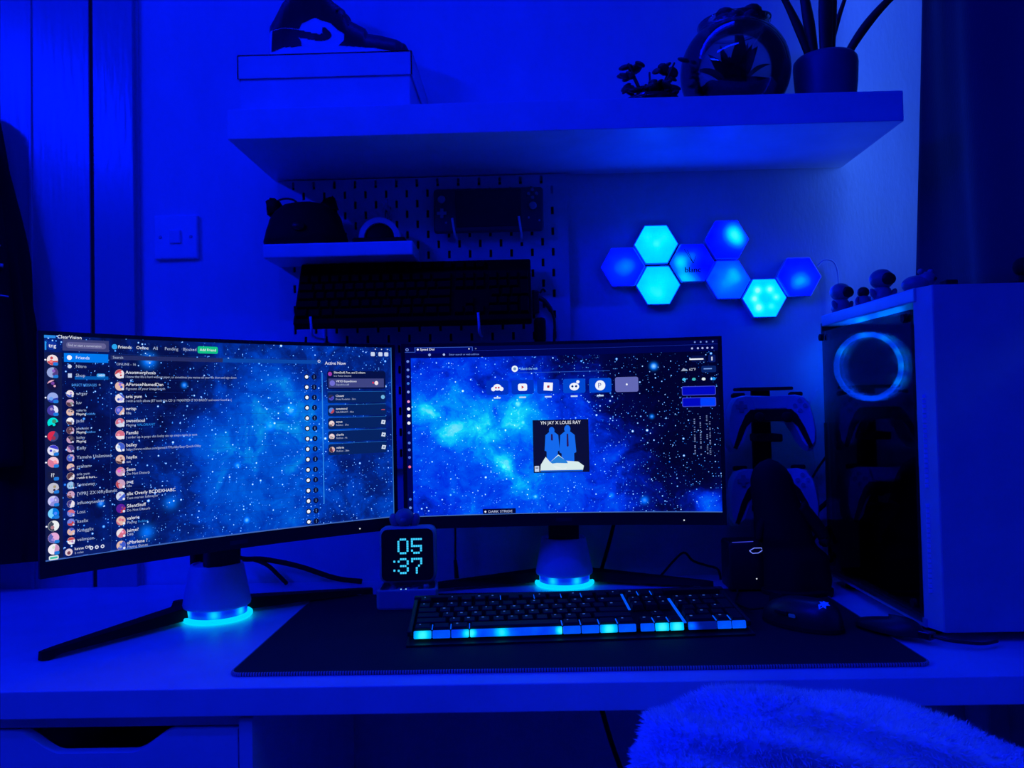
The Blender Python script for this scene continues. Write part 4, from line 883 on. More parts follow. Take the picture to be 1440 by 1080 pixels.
u_.rrect(0.676, 0.204, 0.750, 0.292, (98, 104, 178), 1, 0.012); u_.disc(0.713, 0.248, 0.006, WH, 2, 8)
# icons: chat pad face, play tile, tilted square, round face, round letter
u_.disc(0.294, 0.248, 0.024, WH, 2, 18, sq=0.8); u_.disc(0.281, 0.258, 0.013, WH, 2, 12); u_.disc(0.307, 0.258, 0.013, WH, 2, 12)
for uu in (0.2895, 0.2985): u_.disc(uu, 0.250, 0.006, (200, 60, 90), 3, 8)
u_.rrect(0.361, 0.229, 0.391, 0.272, WH, 2, 0.012); u_.poly([(0.373, 0.241), (0.381, 0.250), (0.373, 0.260)], (190, 60, 40), 3)
u_.poly([(0.446, 0.224), (0.475, 0.228), (0.473, 0.276), (0.444, 0.272)], WH, 2); u_.poly([(0.4565, 0.243), (0.464, 0.244), (0.463, 0.258), (0.4555, 0.257)], (150, 40, 60), 3)
u_.disc(0.544, 0.254, 0.029, WH, 2, 18, sq=0.78); u_.disc(0.556, 0.226, 0.010, WH, 2, 10)
for uu in (0.538, 0.550): u_.disc(uu, 0.252, 0.007, (10, 50, 130), 3, 8)
u_.disc(0.628, 0.250, 0.030, WH, 2, 18); u_.text('P', 0.620, 0.264, 0.030, (20, 60, 160), 3)
# cover picture: two blue suited figures behind a pale shoe
A0, A1, AV0, AV1 = 0.406, 0.587, 0.448, 0.760
def ap(x, y): return (A0 + (A1 - A0) * x, AV0 + (AV1 - AV0) * y)
u_.rect(A0, AV0, A1, AV1, (10, 14, 44), 1)
u_.text('YN JAY X LOUIS RAY', *ap(0.14, 0.085), 0.020, WH, 4, width=(A1 - A0) * 0.72)
for cx, sc_ in ((0.34, 1.0), (0.62, 1.12)):
    CB = (20, 105, 235)
    hx0, hy0 = ap(cx, 0.20 - 0.02 * (sc_ > 1)); u_.disc(hx0, hy0, 0.0165 * sc_, CB, 2, 14, sq=1.25)
    bd = [(-0.045, 0.25), (0.045, 0.25), (0.115, 0.31), (0.135, 0.60), (0.10, 0.62), (0.10, 0.86), (-0.10, 0.86), (-0.10, 0.62), (-0.135, 0.60), (-0.115, 0.31)]
    u_.poly([ap(cx + a * sc_, 0.25 + (b_ - 0.27) * sc_) for a, b_ in bd], CB, 2)
    u_.poly([ap(cx - 0.014, 0.27), ap(cx + 0.014, 0.27), ap(cx + 0.018, 0.50 if sc_ > 1 else 0.38), ap(cx, 0.52 if sc_ > 1 else 0.40), ap(cx - 0.018, 0.50 if sc_ > 1 else 0.38)], (40, 20, 80), 3)
u_.poly([ap(*p) for p in ((0.12, 0.97), (0.13, 0.85), (0.22, 0.70), (0.30, 0.80), (0.45, 0.66), (0.58, 0.78), (0.80, 0.80), (0.90, 0.88), (0.88, 0.97))], (215, 235, 235), 4)
u_.poly([ap(*p) for p in ((0.30, 0.80), (0.45, 0.68), (0.60, 0.79), (0.64, 0.90), (0.40, 0.88))], (40, 130, 215), 5)
u_.poly([ap(*p) for p in ((0.34, 0.86), (0.52, 0.92), (0.60, 0.90), (0.58, 0.94), (0.40, 0.93))], (225, 240, 240), 6)
u_.poly([ap(*p) for p in ((0.13, 0.955), (0.88, 0.955), (0.88, 0.985), (0.13, 0.985))], (20, 90, 200), 5)
u_.rect(*ap(0.02, 0.87), *ap(0.10, 0.98), (200, 210, 235), 3); u_.rect(*ap(0.035, 0.90), *ap(0.085, 0.915), (10, 14, 44), 4)
u_.rect(0.239, 0.966, 0.345, 0.995, (4, 8, 52), 2); u_.text('DARK STRIDE', 0.256, 0.989, 0.014, (190, 200, 235), 3, width=0.078); u_.disc(0.247, 0.982, 0.006, WH, 3, 8)
# side widgets
u_.rrect(0.918, 0.090, 0.962, 0.128, (4, 14, 66), 1, 0.008); u_.rect(0.912, 0.107, 0.955, 0.115, WH, 2); u_.rrect(0.970, 0.088, 0.992, 0.132, (8, 24, 92), 1, 0.008); u_.rect(0.979, 0.100, 0.983, 0.122, (200, 212, 240), 2)
u_.poly([(0.885, 0.178), (0.893, 0.160), (0.907, 0.178)], (150, 165, 190), 2); u_.text('62°F', 0.910, 0.177, 0.015, (200, 210, 235), 2); u_.rrect(0.948, 0.152, 0.993, 0.190, (8, 34, 96), 1, 0.008); u_.rect(0.955, 0.166, 0.980, 0.172, (120, 160, 230), 2)
for uu, c1 in ((0.894, (70, 190, 240)), (0.924, (60, 180, 190)), (0.954, (220, 235, 240)), (0.985, (30, 150, 240))): u_.disc(uu, 0.228, 0.011, c1, 2, 10, sq=0.8)
for v0, v1 in ((0.268, 0.322), (0.334, 0.388)):
    u_.rrect(0.886, v0, 0.990, v1, (60, 70, 205), 1, 0.008); u_.rrect(0.888, v0 + 0.004, 0.988, v1 - 0.004, (0, 8, 190), 2, 0.006)
u_.rrect(0.942, 0.338, 0.988, 0.384, (0, 62, 250), 3, 0.006)
for uu in (0.920, 0.938, 0.958, 0.967):
    v = 0.43 + rnd.uniform(0, 0.05)
    while v < 0.67:
        h_ = rnd.uniform(0.003, 0.006)
        if rnd.random() < 0.75: u_.rect(uu, v, uu + 0.004, v + h_, (120, 140, 190), 2)
        v += h_ + rnd.uniform(0.003, 0.009)
u_.rect(0, 0.9955, 1, 1.0, (70, 110, 180), 1)
u_.done()

# ------------------------------------------------------------------ desk mat
mx0, mx1, my0, my1 = -0.380, 0.492, 1.022, 1.440
dm = thing('desk_mat', 'large black desk mat with stitched edge under the keyboard', 'desk mat', ((mx0 + mx1) / 2, (my0 + my1) / 2, T + 0.0002), math.radians(-0.2))
hx_, hy_, rc = (mx1 - mx0) / 2, (my1 - my0) / 2, 0.014
def rr(hx_, hy_, rc, n=6):
    out = []
    for cx, cy, a0 in ((hx_ - rc, -hy_ + rc, -90), (hx_ - rc, hy_ - rc, 0), (-hx_ + rc, hy_ - rc, 90), (-hx_ + rc, -hy_ + rc, 180)):
        for k in range(n + 1): a = math.radians(a0 + k * 90 / n); out.append((cx + rc * math.cos(a), cy + rc * math.sin(a)))
    return out
bb = B(); bb.prism(rr(hx_, hy_, rc), 0.0, 0.0040, 'XY'); bb.done('mat', M_mat, dm)
# stitches: one small bead per stitch round the edge
bb = B(); path = rr(hx_, hy_, rc, 8); path.append(path[0])
t_ = bb.b; acc = 0
for (xa, ya), (xb, yb) in zip(path, path[1:]):
    d = math.hypot(xb - xa, yb - ya); nx_, ny_ = (yb - ya) / d, -(xb - xa) / d; s = 0
    while s < d:
        for w_ in (0.0022,):
            x = xa + (xb - xa) * s / d; y = ya + (yb - ya) * s / d; x2 = x + (xb - xa) / d * w_; y2 = y + (yb - ya) / d * w_
            prof = [(0.0006, 0.0003), (0.0010, 0.0024), (0.0002, 0.0044), (-0.0022, 0.0046)]
            A = [t_.verts.new((x + nx_ * o, y + ny_ * o, z)) for o, z in prof]; C_ = [t_.verts.new((x2 + nx_ * o, y2 + ny_ * o, z)) for o, z in prof]
            for k in range(3): t_.faces.new((A[k], C_[k], C_[k + 1], A[k + 1]))
        s += 0.0034
stuff(bb.done('edge_stitching', M_stitch, dm))
MT = T + 0.0045

# ------------------------------------------------------------------ pixel clock
ck = thing('pixel_clock', 'small retro computer shaped clock showing 05:37 in cyan dots', 'clock', (-0.2035, 1.366, MT), math.radians(4))
M_clk = mat('clock_shell', (0.34, 0.34, 0.37), 0.45)
bb = B()
bp = [(-0.046, -0.036), (0.046, -0.036), (0.050, -0.030), (0.048, 0.020), (0.042, 0.040), (-0.042, 0.040), (-0.048, 0.020), (-0.050, -0.030)]
# base tray with a notch for the lever
t_ = bb.b
def basering(sc_, z, oy=0): return [t_.verts.new((x * sc_, y * sc_ + oy, z)) for x, y in bp]
rs = [basering(0.97, 0.0), basering(1.0, 0.003), basering(1.0, 0.030), basering(0.97, 0.032), basering(0.90, 0.032), basering(0.88, 0.024)]
for a, c in zip(rs, rs[1:]):
    for k in range(8): t_.faces.new((a[k], a[(k + 1) % 8], c[(k + 1) % 8], c[k]))
t_.faces.new(rs[0][::-1]); t_.faces.new(rs[-1]); bb.done('base', M_clk, ck)
B().box((0.022, -0.0365, 0.009), (0.016, 0.004, 0.014), bev=0.001).done('lever_slot', M_matte, ck)
B().box((0.022, -0.040, 0.010), (0.006, 0.008, 0.006), bev=0.002).done('lever', M_clk, ck)
for i in range(4):
    for j in range(3):
        B().box((-0.030 + 0.013 * i + 0.003 * j, -0.022 + 0.010 * j, 0.0275), (0.010, 0.0075, 0.006), bev=0.0018).done('key', M_dkblue, ck)
B().lathe([(0, 0.036), (0.004, 0.036), (0.005, 0.033), (0.004, 0.026)], (0.030, -0.018, 0), 14).done('joystick', M_dkblue, ck, True)
for x in (-0.010, -0.002): B().ball((x, -0.034, 0.0325), 0.0012, 8, 6).done('light', em(150, 220, 255, 1.0), ck)
bb = B(); bb.box((0, 0.010, 0.083), (0.094, 0.050, 0.092), rot=(-0.07, 0, 0), bev=0.012, seg=4); bb.done('screen_housing', M_clk, ck, 'auto')
tilt = -0.07
def face(x, z, o): return (x, 0.010 - 0.025 - o + (z - 0.083) * math.sin(-tilt) * 1.0, z)
bb = B(); bb.prism([(x_, z_) for x_, z_ in rr(0.0425, 0.0418, 0.010)], -0.0262, -0.0240); bb.done('screen', M_gblack, ck, loc=(0, 0.010, 0.083), rot=(tilt, 0, 0))
DIG = {'0': ['01110', '10001', '10001', '10001', '10001', '10001', '01110'], '5': ['11111', '10000', '10000', '11110', '00001', '10001', '01110'], '3': ['01110', '10001', '00001', '01110', '00001', '10001', '01110'], '7': ['11111', '10001', '00001', '00010', '00100', '00100', '00100']}
DIG['0'] = ['01110', '10001', '10001', '10001', '10001', '10001', '01110']; DIG['5'] = ['11111', '10000', '10000', '11111', '00001', '10001', '01110']
bb = B(); px = 0.0037
def dot(x, z): bb.box((x, 0.010 - 0.0270 + (z - 0.083) * math.tan(tilt) * -1.0, z), (0.0030, 0.0012, 0.0030))
for s, xo, zt in (('05', -0.0145, 0.110), ('37', -0.0145, 0.078)):
    for n, chh in enumerate(s):
        for j, row in enumerate(DIG[chh]):
            for i, bit in enumerate(row):
                if bit == '1': dot(xo + (n * 6 + i) * px, zt - j * px)
for z in (0.0745, 0.060): dot(-0.0215, z)
stuff(bb.done('lit_digits', em(60, 205, 255, 1.1), ck))
# little toy on the clock
ty = thing('toy_figure', 'tiny round-eared toy figure perched on top of the pixel clock', 'toy', (-0.2095, 1.372, MT + 0.1295))
B().ball((0, 0, 0.014), (0.016, 0.014, 0.0150)).done('head', M_dkblue, ty, True)
for s in (-1, 1): B().ball((s * 0.017, 0.002, 0.009), (0.0085, 0.007, 0.012), rot=(0, s * 0.35, 0)).done('ear', M_dkblue, ty, True)
B().ball((0, -0.012, 0.010), (0.006, 0.004, 0.005)).done('muzzle', M_dkblue, ty, True)

# ------------------------------------------------------------------ mouse
ms = thing('mouse', 'black gaming mouse with a glowing blue emblem on the desk mat', 'mouse', (0.392, 1.200, MT), math.radians(38))
def mf(u, v):
    a = u * 2 * PI; t_ = v * PI / 2; x = math.cos(a); y = math.sin(a)
    wx = 0.034 - 0.004 * math.cos(2 * a) + 0.002 * y; ly = 0.062
    z = 0.004 + 0.036 * math.sin(t_) ** 0.8 * (1 - 0.18 * (y * math.cos(t_)) - 0.1 * max(0, y * math.cos(t_)))
    k = math.cos(t_) ** 0.55
    return (wx * x * k, ly * y * k, z)
bb = B(); bb.grid(mf, 48, 14, True); bb.done('shell', mat('mouse_shell', (0.014, 0.014, 0.017), 0.38), ms, True)
bb = B(); bb.prism([(0.036 * math.cos(a) , 0.0635 * math.sin(a)) for a in [2 * PI * k / 40 for k in range(40)]], 0.0008, 0.006, 'XY'); bb.done('base', M_matte, ms)
B().cone((-0.005, 0.042, 0.030), (0.005, 0.042, 0.030), 0.010, 0.010, 20).done('wheel', M_matte, ms)
for s in (-1, 1): B().box((s * 0.0335, 0.012, 0.022), (0.003, 0.020, 0.006), bev=0.001).done('side_button', M_black, ms)
# emblem: jagged wolf-like mark on the hump facing the room
E2 = [(-0.010, 0.001), (-0.006, 0.006), (-0.002, 0.004), (0.002, 0.010), (0.004, 0.005), (0.009, 0.007), (0.007, 0.001), (0.011, -0.002), (0.006, -0.004), (0.005, -0.009), (0.000, -0.005), (-0.004, -0.008), (-0.005, -0.003)]
bb = B(); t_ = bb.b
def on_hump(x, y):
    best = None
    yy = -0.041 + y * 0.8; xx = x - 0.009
    # height of the shell above (xx, yy): march v
    a = math.atan2(yy / 0.062, xx / 0.034); lo, hi = 0.0, 1.0
    for _ in range(30):
        m_ = (lo + hi) / 2; p = mf(a / (2 * PI) % 1, m_)
        if math.hypot(p[0], p[1]) > math.hypot(xx, yy): lo = m_
        else: hi = m_
    return (xx, yy, mf(a / (2 * PI) % 1, lo)[2] + 0.0008)
cv = t_.verts.new(on_hump(0, 0)); rg = [t_.verts.new(on_hump(*p)) for p in E2]
for k in range(len(rg)): t_.faces.new((cv, rg[k], rg[(k + 1) % len(rg)]))
bb.done('emblem', em(0, 40, 255, 1.0), ms)
B().box((-0.0335, -0.006, 0.020), (0.003, 0.010, 0.005), rot=(0.0, -0.3, 0.0), bev=0.001).done('side_light', em(0, 40, 190, 0.4), ms)
tag(B().tube([(0.353, 1.249, MT + 0.014), (0.335, 1.275, MT + 0.006), (0.33, 1.33, MT + 0.004), (0.35, 1.40, MT + 0.004), (0.365, 1.47, T + 0.006), (0.37, 1.55, T + 0.004)], 0.0018).done('mouse_cable', M_matte, smooth=True), 'thin black cable running from the gaming mouse to the wall', 'cable')
# low black lump device at the mat edge
lp = thing('dongle_hub', 'low black device lying at the right edge of the desk mat', 'device', (0.497, 1.155, MT), math.radians(-55))
bb = B(); bb.grid(lambda u, v: (0.050 * math.cos(2 * PI * u) * math.cos(v * PI / 2) ** 0.5, 0.024 * math.sin(2 * PI * u) * math.cos(v * PI / 2) ** 0.5, 0.004 + (0.017 + 0.005 * math.cos(2 * PI * u)) * math.sin(v * PI / 2)), 36, 10, True); bb.done('shell', M_black, lp, True)
B().box((0.052, 0, 0.008), (0.022, 0.016, 0.010), bev=0.002).done('connector', M_gblack, lp)
B().tube([(0.062, 0, 0.008), (0.085, 0.006, 0.006), (0.110, 0.03, 0.004), (0.115, 0.06, 0.003)], 0.0022).done('lead', M_black, lp, True)

# ------------------------------------------------------------------ computer case
CX0, CX1, CY0, CY1, CZ0, CZ1 = 0.540, 0.752, 1.112, 1.500, 0.7545, 1.2225
pc = thing('computer_case', 'white computer tower with dark glass side and glowing blue fan ring', 'computer', (CX0, CY0, T + 0.0002))
w_, d_, z0, z1 = CX1 - CX0, CY1 - CY0, CZ0 - T, CZ1 - T
bb = B(); bb.prism([(0.006, 0.030), (0.0135, 0.0), (w_, 0.0), (w_, 0.030)], z0, z1, 'XY'); bb.done('front_panel', M_white2, pc)
bb = B(); bb.prism([(0.0015, 0.033), (0.0115, 0.0005), (0.0135, 0.0), (0.0065, 0.031)], z0 + 0.0005, z1 - 0.0005, 'XY'); bb.done('front_edge_trim', mat('lit_case_edge', (0.58, 0.58, 0.6), 0.4), pc)  # paler than the front panel: lamp-side brightness put into its colour
for k in range(40):
    z = z0 + 0.052 + k * 0.0068
    if 18 <= k <= 20: continue
    B().box((0.0045, 0.0185, z), (0.0045, 0.0026, 0.0050), rot=(0, 0, -0.3)).done('vent_slit', mat('pale_slit', (0.92, 0.92, 0.94), 0.5), pc)
bb = B(); bb.box((w_ / 2, d_ / 2 + 0.012, z1 - 0.010), (w_, d_ - 0.03, 0.020), bev=0.002); bb.done('top_panel', M_white2, pc)
bb = B(); bb.box((w_ / 2, d_ / 2 + 0.012, z0 + 0.006), (w_, d_ - 0.03, 0.012)); bb.done('bottom_panel', M_white2, pc)
bb = B(); bb.box((w_ - 0.004, d_ / 2 + 0.012, (z0 + z1) / 2), (0.008, d_ - 0.03, z1 - z0 - 0.03)); bb.done('right_panel', M_white2, pc)
bb = B(); yb = d_ - 0.004
bb.box((w_ / 2, yb, (z0 + z1) / 2 - 0.09), (w_, 0.006, z1 - z0 - 0.21)); bb.box((w_ - 0.030, yb, z1 - 0.095), (0.060, 0.006, 0.16)); bb.box((w_ / 2, yb, z1 - 0.024), (w_, 0.006, 0.02))
bb.done('back_panel', M_black, pc)
GM = thin_glass('smoked_glass', (0.50, 0.50, 0.52), 0.9, 0.03, 0.01)
B().box((0.0, d_ / 2 + 0.012, (z0 + z1) / 2 - 0.012), (0.004, d_ - 0.046, z1 - z0 - 0.035)).done('glass_panel', GM, pc)
for y in (0.050, d_ - 0.012):
    for z in (z1 - 0.040, z0 + 0.028): B().cone((-0.001, y, z), (-0.007, y, z), 0.0065, 0.006, 16).done('thumb_screw', M_matte, pc)
bb = B(); bb.box((w_ / 2, d_ / 2 + 0.01, z0 + 0.064), (w_ - 0.020, d_ - 0.05, 0.100)); bb.done('power_supply_shroud', M_black, pc)
bb = B(); bb.box((w_ - 0.022, d_ / 2 + 0.06, (z0 + z1) / 2 + 0.05), (0.006, 0.24, 0.26)); bb.done('motherboard', mat('dark_board', (0.03, 0.03, 0.035), 0.5), pc)
gp = B().box((w_ / 2 + 0.02, d_ / 2 + 0.055, z0 + 0.215), (0.11, 0.24, 0.042), bev=0.004).done('graphics_card', mat('card_shroud', (0.05, 0.05, 0.055), 0.4), pc)
bb = B(); bb.box((w_ / 2 - 0.036, d_ / 2 + 0.055, z0 + 0.215), (0.003, 0.20, 0.014)); bb.done('side_label', mat('pale_label', (0.25, 0.25, 0.28), 0.4), gp)
bb = B(); bb.box((w_ / 2 + 0.056, d_ / 2 + 0.06, z1 - 0.15), (0.05, 0.09, 0.09), bev=0.004); bb.done('cooler', M_greyw, pc)
for k in range(4): B().box((w_ - 0.035, d_ / 2 - 0.01 - 0.010 * k, z1 - 0.12), (0.03, 0.004, 0.11)).done('memory_stick', M_black, pc)
fx, fz = 0.0705, 1.127 - T
fan = B().lathe([(0.0585, 0.0), (0.062, 0.0), (0.062, 0.022), (0.0585, 0.022), (0.0585, 0.0)], (fx, d_ - 0.012, fz), 48, 'Y').done('fan_frame', M_black, pc, True)
N = NT('fan_ring_glow'); b_ = N.bsdf(); tc = N.n('ShaderNodeTexCoord'); nz = N.noise(tc.outputs['Object'], 40, 1)
f = N.math('MULTIPLY', nz.outputs['Fac'], 0.3)
for a in (100, 60, 25, 0, -30, 150): f = N.math('ADD', f, N.gauss(tc.outputs['Object'], (fx + 0.057 * math.cos(math.radians(a)), d_ - 0.036, fz + 0.057 * math.sin(math.radians(a))), 0.010, 0.5))
N.l(N.ramp(f, [(0.0, (0, 0.022, 0.60, 1)), (0.25, (0, 0.05, 0.75, 1)), (0.6, (0, 0.20, 1, 1)), (0.9, (0.03, 0.45, 1, 1))]), b_.inputs['Emission Color']); b_.inputs['Emission Strength'].default_value = 32.0
B().lathe([(0.0525, 0.022), (0.0535, 0.0255), (0.0605, 0.0255), (0.062, 0.022), (0.0525, 0.022)], (fx, d_ - 0.012, fz), 64, 'Y').done('fan_light_ring', N.m, pc, True)
B().cone((fx, d_ - 0.016, fz), (fx, d_ - 0.034, fz), 0.020, 0.019, 24).done('fan_hub', M_dkblue, pc)
for k in range(9):
    a = 2 * PI * k / 9
    def bl(u, v, a=a):
        r_ = 0.018 + 0.036 * u; q = a + 0.35 * u + (v - 0.5) * 0.5; return (fx + r_ * math.cos(q), d_ - 0.026 + (v - 0.5) * 0.012, fz + r_ * math.sin(q))
    o = B().grid(bl, 5, 3).done('fan_blade', M_dkblue, pc, True); md = o.modifiers.new('thickness', 'SOLIDIFY'); md.thickness = 0.0012
for x in (0.025, w_ - 0.025):
    for y in (0.06, d_ - 0.05): B().cone((x, y, 0.0), (x, y, z0 + 0.001), 0.013, 0.015, 16).done('foot', M_matte, pc)
# small things on top of the case
TZ = CZ1 + 0.0003
def topper(x, y, label, kind):
    r = thing('top_figurine', label, 'figurine', (x, y, TZ), random.uniform(-.4, .4), 'small figurines on the computer case')
    if kind == 0:
        bb = B(); bb.lathe([(0.0, 0), (0.014, 0), (0.017, 0.008), (0.013, 0.022), (0.009, 0.026), (0, 0.026)], seg=20); bb.done('body', M_dkblue, r, True)
        B().ball((0, 0, 0.038), (0.019, 0.017, 0.0165)).done('head', M_dkblue, r, True); B().ball((0.004, -0.014, 0.037), (0.012, 0.006, 0.010)).done('visor', M_black, r, True)
        for s in (-1, 1): B().ball((s * 0.016, -0.004, 0.014), (0.005, 0.005, 0.010), 10, 8, rot=(0, s * 0.5, 0)).done('arm', M_dkblue, r, True)
    elif kind == 1:
        bb = B(); bb.lathe([(0.0, 0), (0.012, 0), (0.013, 0.010), (0.008, 0.020), (0, 0.022)], seg=18); bb.done('body', M_dkblue, r, True)
        B().ball((0, 0, 0.027), (0.010, 0.009, 0.009)).done('head', M_black, r, True)
        for s in (-1, 1): B().tube([(s * 0.009, 0, 0.018), (s * 0.015, -0.006, 0.010), (s * 0.012, -0.010, 0.002)], 0.003, 6).done('arm', M_dkblue, r, True)
    else:
        B().ball((0, 0, 0.014), (0.022, 0.018, 0.014)).done('body', M_dkblue, r, True); B().ball((0.012, -0.008, 0.022), (0.013, 0.012, 0.011)).done('head', M_dkblue, r, True)
        for s in (-1, 1): B().ball((0.012 + s * 0.009, -0.006, 0.033), 0.0045, 10, 8).done('ear', M_dkblue, r, True)
        B().ball((0.016, -0.019, 0.021), 0.003, 8, 6).done('nose', M_black, r, True)
topper(0.565, 1.465, 'round-headed figurine with dark visor at the rear of the case top', 0)
topper(0.572, 1.385, 'small dark-headed figurine second along the case top', 1)
topper(0.573, 1.315, 'round-headed figurine third along the case top between two others', 0)
topper(0.580, 1.215, 'plump eared figurine nearest the curtain edge on the case top', 2)
tag(B().box((0.594, 1.150, TZ + 0.0055), (0.017, 0.02, 0.010), bev=0.002).done('usb_receiver', M_matte), 'tiny black box on the front of the computer case top', 'device')
wc = thing('webcam', 'small black rounded gadget on the case top at the right frame edge', 'gadget', (0.697, 1.15, TZ))
B().box((0, 0, 0.004), (0.026, 0.026, 0.008), bev=0.002).done('base', M_matte, wc)
B().cone((0, 0, 0.007), (0, 0, 0.022), 0.005, 0.005, 12).done('stem', M_matte, wc)
B().ball((0, 0, 0.027), (0.013, 0.012, 0.013)).done('head', M_matte, wc, True); B().cone((0, -0.010, 0.027), (0, -0.014, 0.027), 0.006, 0.005, 14).done('lens', M_gblack, wc)

# ------------------------------------------------------------------ controllers on a stand, figurine, cube device
def controller(label, loc, rot):
    r = thing('game_controller', label, 'controller', loc, group='white game controllers on the stand', rot=rot)
    # local x across, z up (top edge with triggers up), y depth; outline of one half
    half = [(0.0, 0.048), (0.026, 0.049), (0.048, 0.050), (0.064, 0.046), (0.074, 0.030), (0.079, 0.005), (0.081, -0.020), (0.079, -0.042), (0.073, -0.052), (0.064, -0.052), (0.057, -0.042), (0.050, -0.022), (0.043, -0.008), (0.035, 0.0), (0.022, 0.003), (0.0, 0.003)]
    out = half + [(-x, z) for x, z in half[-2:0:-1]]
    bb = B(); t_ = bb.b; rings = []
    for sc_, y in ((0.90, -0.018), (0.97, -0.013), (1.0, -0.004), (1.0, 0.006), (0.95, 0.016), (0.85, 0.020)):
        rings.append([t_.verts.new((x * (0.5 + 0.5 * sc_) if abs(x) < 0.04 else x - math.copysign((1 - sc_) * 0.05, x), y - 0.05 * max(0, -z) * (0 if y < 0 else -0.4), 0.02 + (z - 0.02) * sc_)) for x, z in out])
    n = len(out)
    for a, c in zip(rings, rings[1:]):
        for k in range(n): t_.faces.new((a[k], a[(k + 1) % n], c[(k + 1) % n], c[k]))
    t_.faces.new(rings[0][::-1]); t_.faces.new(rings[-1]); bb.done('shell', M_white, r, 'auto')
    mid = [(-0.036, 0.022), (0.036, 0.022), (0.046, 0.012), (0.058, -0.012), (0.070, -0.046), (0.064, -0.049), (0.054, -0.028), (0.046, -0.010), (0.037, -0.001), (0.022, 0.002), (-0.022, 0.002), (-0.037, -0.001), (-0.046, -0.010), (-0.054, -0.028), (-0.064, -0.049), (-0.070, -0.046), (-0.058, -0.012), (-0.046, 0.012)]
    B().prism(mid, -0.0195, -0.008).done('black_centre', M_matte, r)
    bb = B(); bb.prism([(-0.028, 0.024), (0.028, 0.024), (0.032, 0.046), (-0.032, 0.046)], -0.0200, -0.015); bb.done('touchpad', M_white, r)
    for s in (-1, 1):
        B().lathe([(0, 0.034), (0.008, 0.034), (0.0095, 0.032), (0.008, 0.029), (0.005, 0.024), (0.005, 0.016)], (s * 0.024, 0, 0.006), 18, 'Y').done('thumb_stick', M_matte, r, True)
        B().box((s * 0.052, 0.004, 0.052), (0.024, 0.016, 0.008), bev=0.003).done('trigger', M_matte, r)
    B().prism(plus(-0.052, 0.028, 0.010, 0.0035), -0.0205, -0.012).done('direction_pad', M_greyw, r)
    for dx, dz in ((-0.009, 0), (0.009, 0), (0, 0.009), (0, -0.009)): B().cone((0.052 + dx, -0.012, 0.028 + dz), (0.052 + dx, -0.020, 0.028 + dz), 0.004, 0.0038, 12).done('button', M_greyw, r)
controller('white game controller with black centre, upper of two beside the case', (0.441, 1.500, 1.030), (math.radians(-8), 0, math.radians(-2)))
controller('white game controller with black centre, lower of two behind the dark figurine', (0.436, 1.482, 0.898), (math.radians(-8), 0, math.radians(-2)))
cs = thing('controller_stand', 'black two-tier stand holding the white game controllers', 'stand', (0.440, 1.53, T + 0.0002))
B().box((0, 0, 0.006), (0.10, 0.07, 0.012), bev=0.004).done('base', M_matte, cs)
B().box((0, 0.018, 0.18), (0.034, 0.014, 0.345), bev=0.003).done('post', M_matte, cs)
B().box((0, 0.0, 0.352), (0.098, 0.05, 0.006), bev=0.002).done('top_bar', M_matte, cs)
for z in (0.262, 0.130): 
    B().box((0, -0.012, z), (0.046, 0.055, 0.014), bev=0.003).done('cradle', M_matte, cs)
# dark hooded figurine
fg = thing('dark_figurine', 'black hooded figurine silhouette on a wide base in front of the controllers', 'figurine', (0.452, 1.405, MT - 0.004))
def body(u, v):
    tab = [(0, 0.056, 0.0), (0.10, 0.058, 0.002), (0.28, 0.055, 0.0), (0.36, 0.046, -0.012), (0.42, 0.048, -0.018), (0.52, 0.046, -0.022), (0.66, 0.041, -0.030), (0.76, 0.0385, -0.035), (0.86, 0.035, -0.038), (0.93, 0.027, -0.040), (0.98, 0.014, -0.041), (1.0, 0.001, -0.041)]
    a = 2 * PI * u
    for (a0, r0, x0), (a1, r1, x1) in zip(tab, tab[1:]):
        if v <= a1 + 1e-9:
            k = (v - a0) / (a1 - a0); r_ = r0 + (r1 - r0) * k; xc_ = x0 + (x1 - x0) * k; break
    fold = 1 + 0.05 * math.sin(6 * a) * (1 - v)
    return (xc_ + r_ * fold * math.cos(a), 0.7 * r_ * fold * math.sin(a), 0.231 * v)
bb = B(); bb.grid(body, 48, 40, True); bb.b.faces.new([v for v in bb.b.verts if v.co.z < 1e-6][:48]) if False else None; bb.done('cloak', M_matte, fg, True)
bb = B(); bb.tube([(0.005, -0.01, 0.15), (0.030, -0.012, 0.12), (0.044, -0.014, 0.096), (0.040, -0.02, 0.088)], lambda u: 0.013 - 0.005 * u); bb.done('arm', M_matte, fg, True)
bb = B(); bb.tube([(-0.05, -0.01, 0.14), (-0.062, -0.012, 0.115), (-0.066, -0.014, 0.095)], lambda u: 0.011 - 0.006 * u); bb.done('arm', M_matte, fg, True)
B().lathe([(0, 0.0), (0.058, 0.0), (0.060, 0.004), (0.060, 0.010), (0.056, 0.013), (0, 0.013)], seg=40, sq=0.75).done('pedestal', M_matte, fg, 'auto')
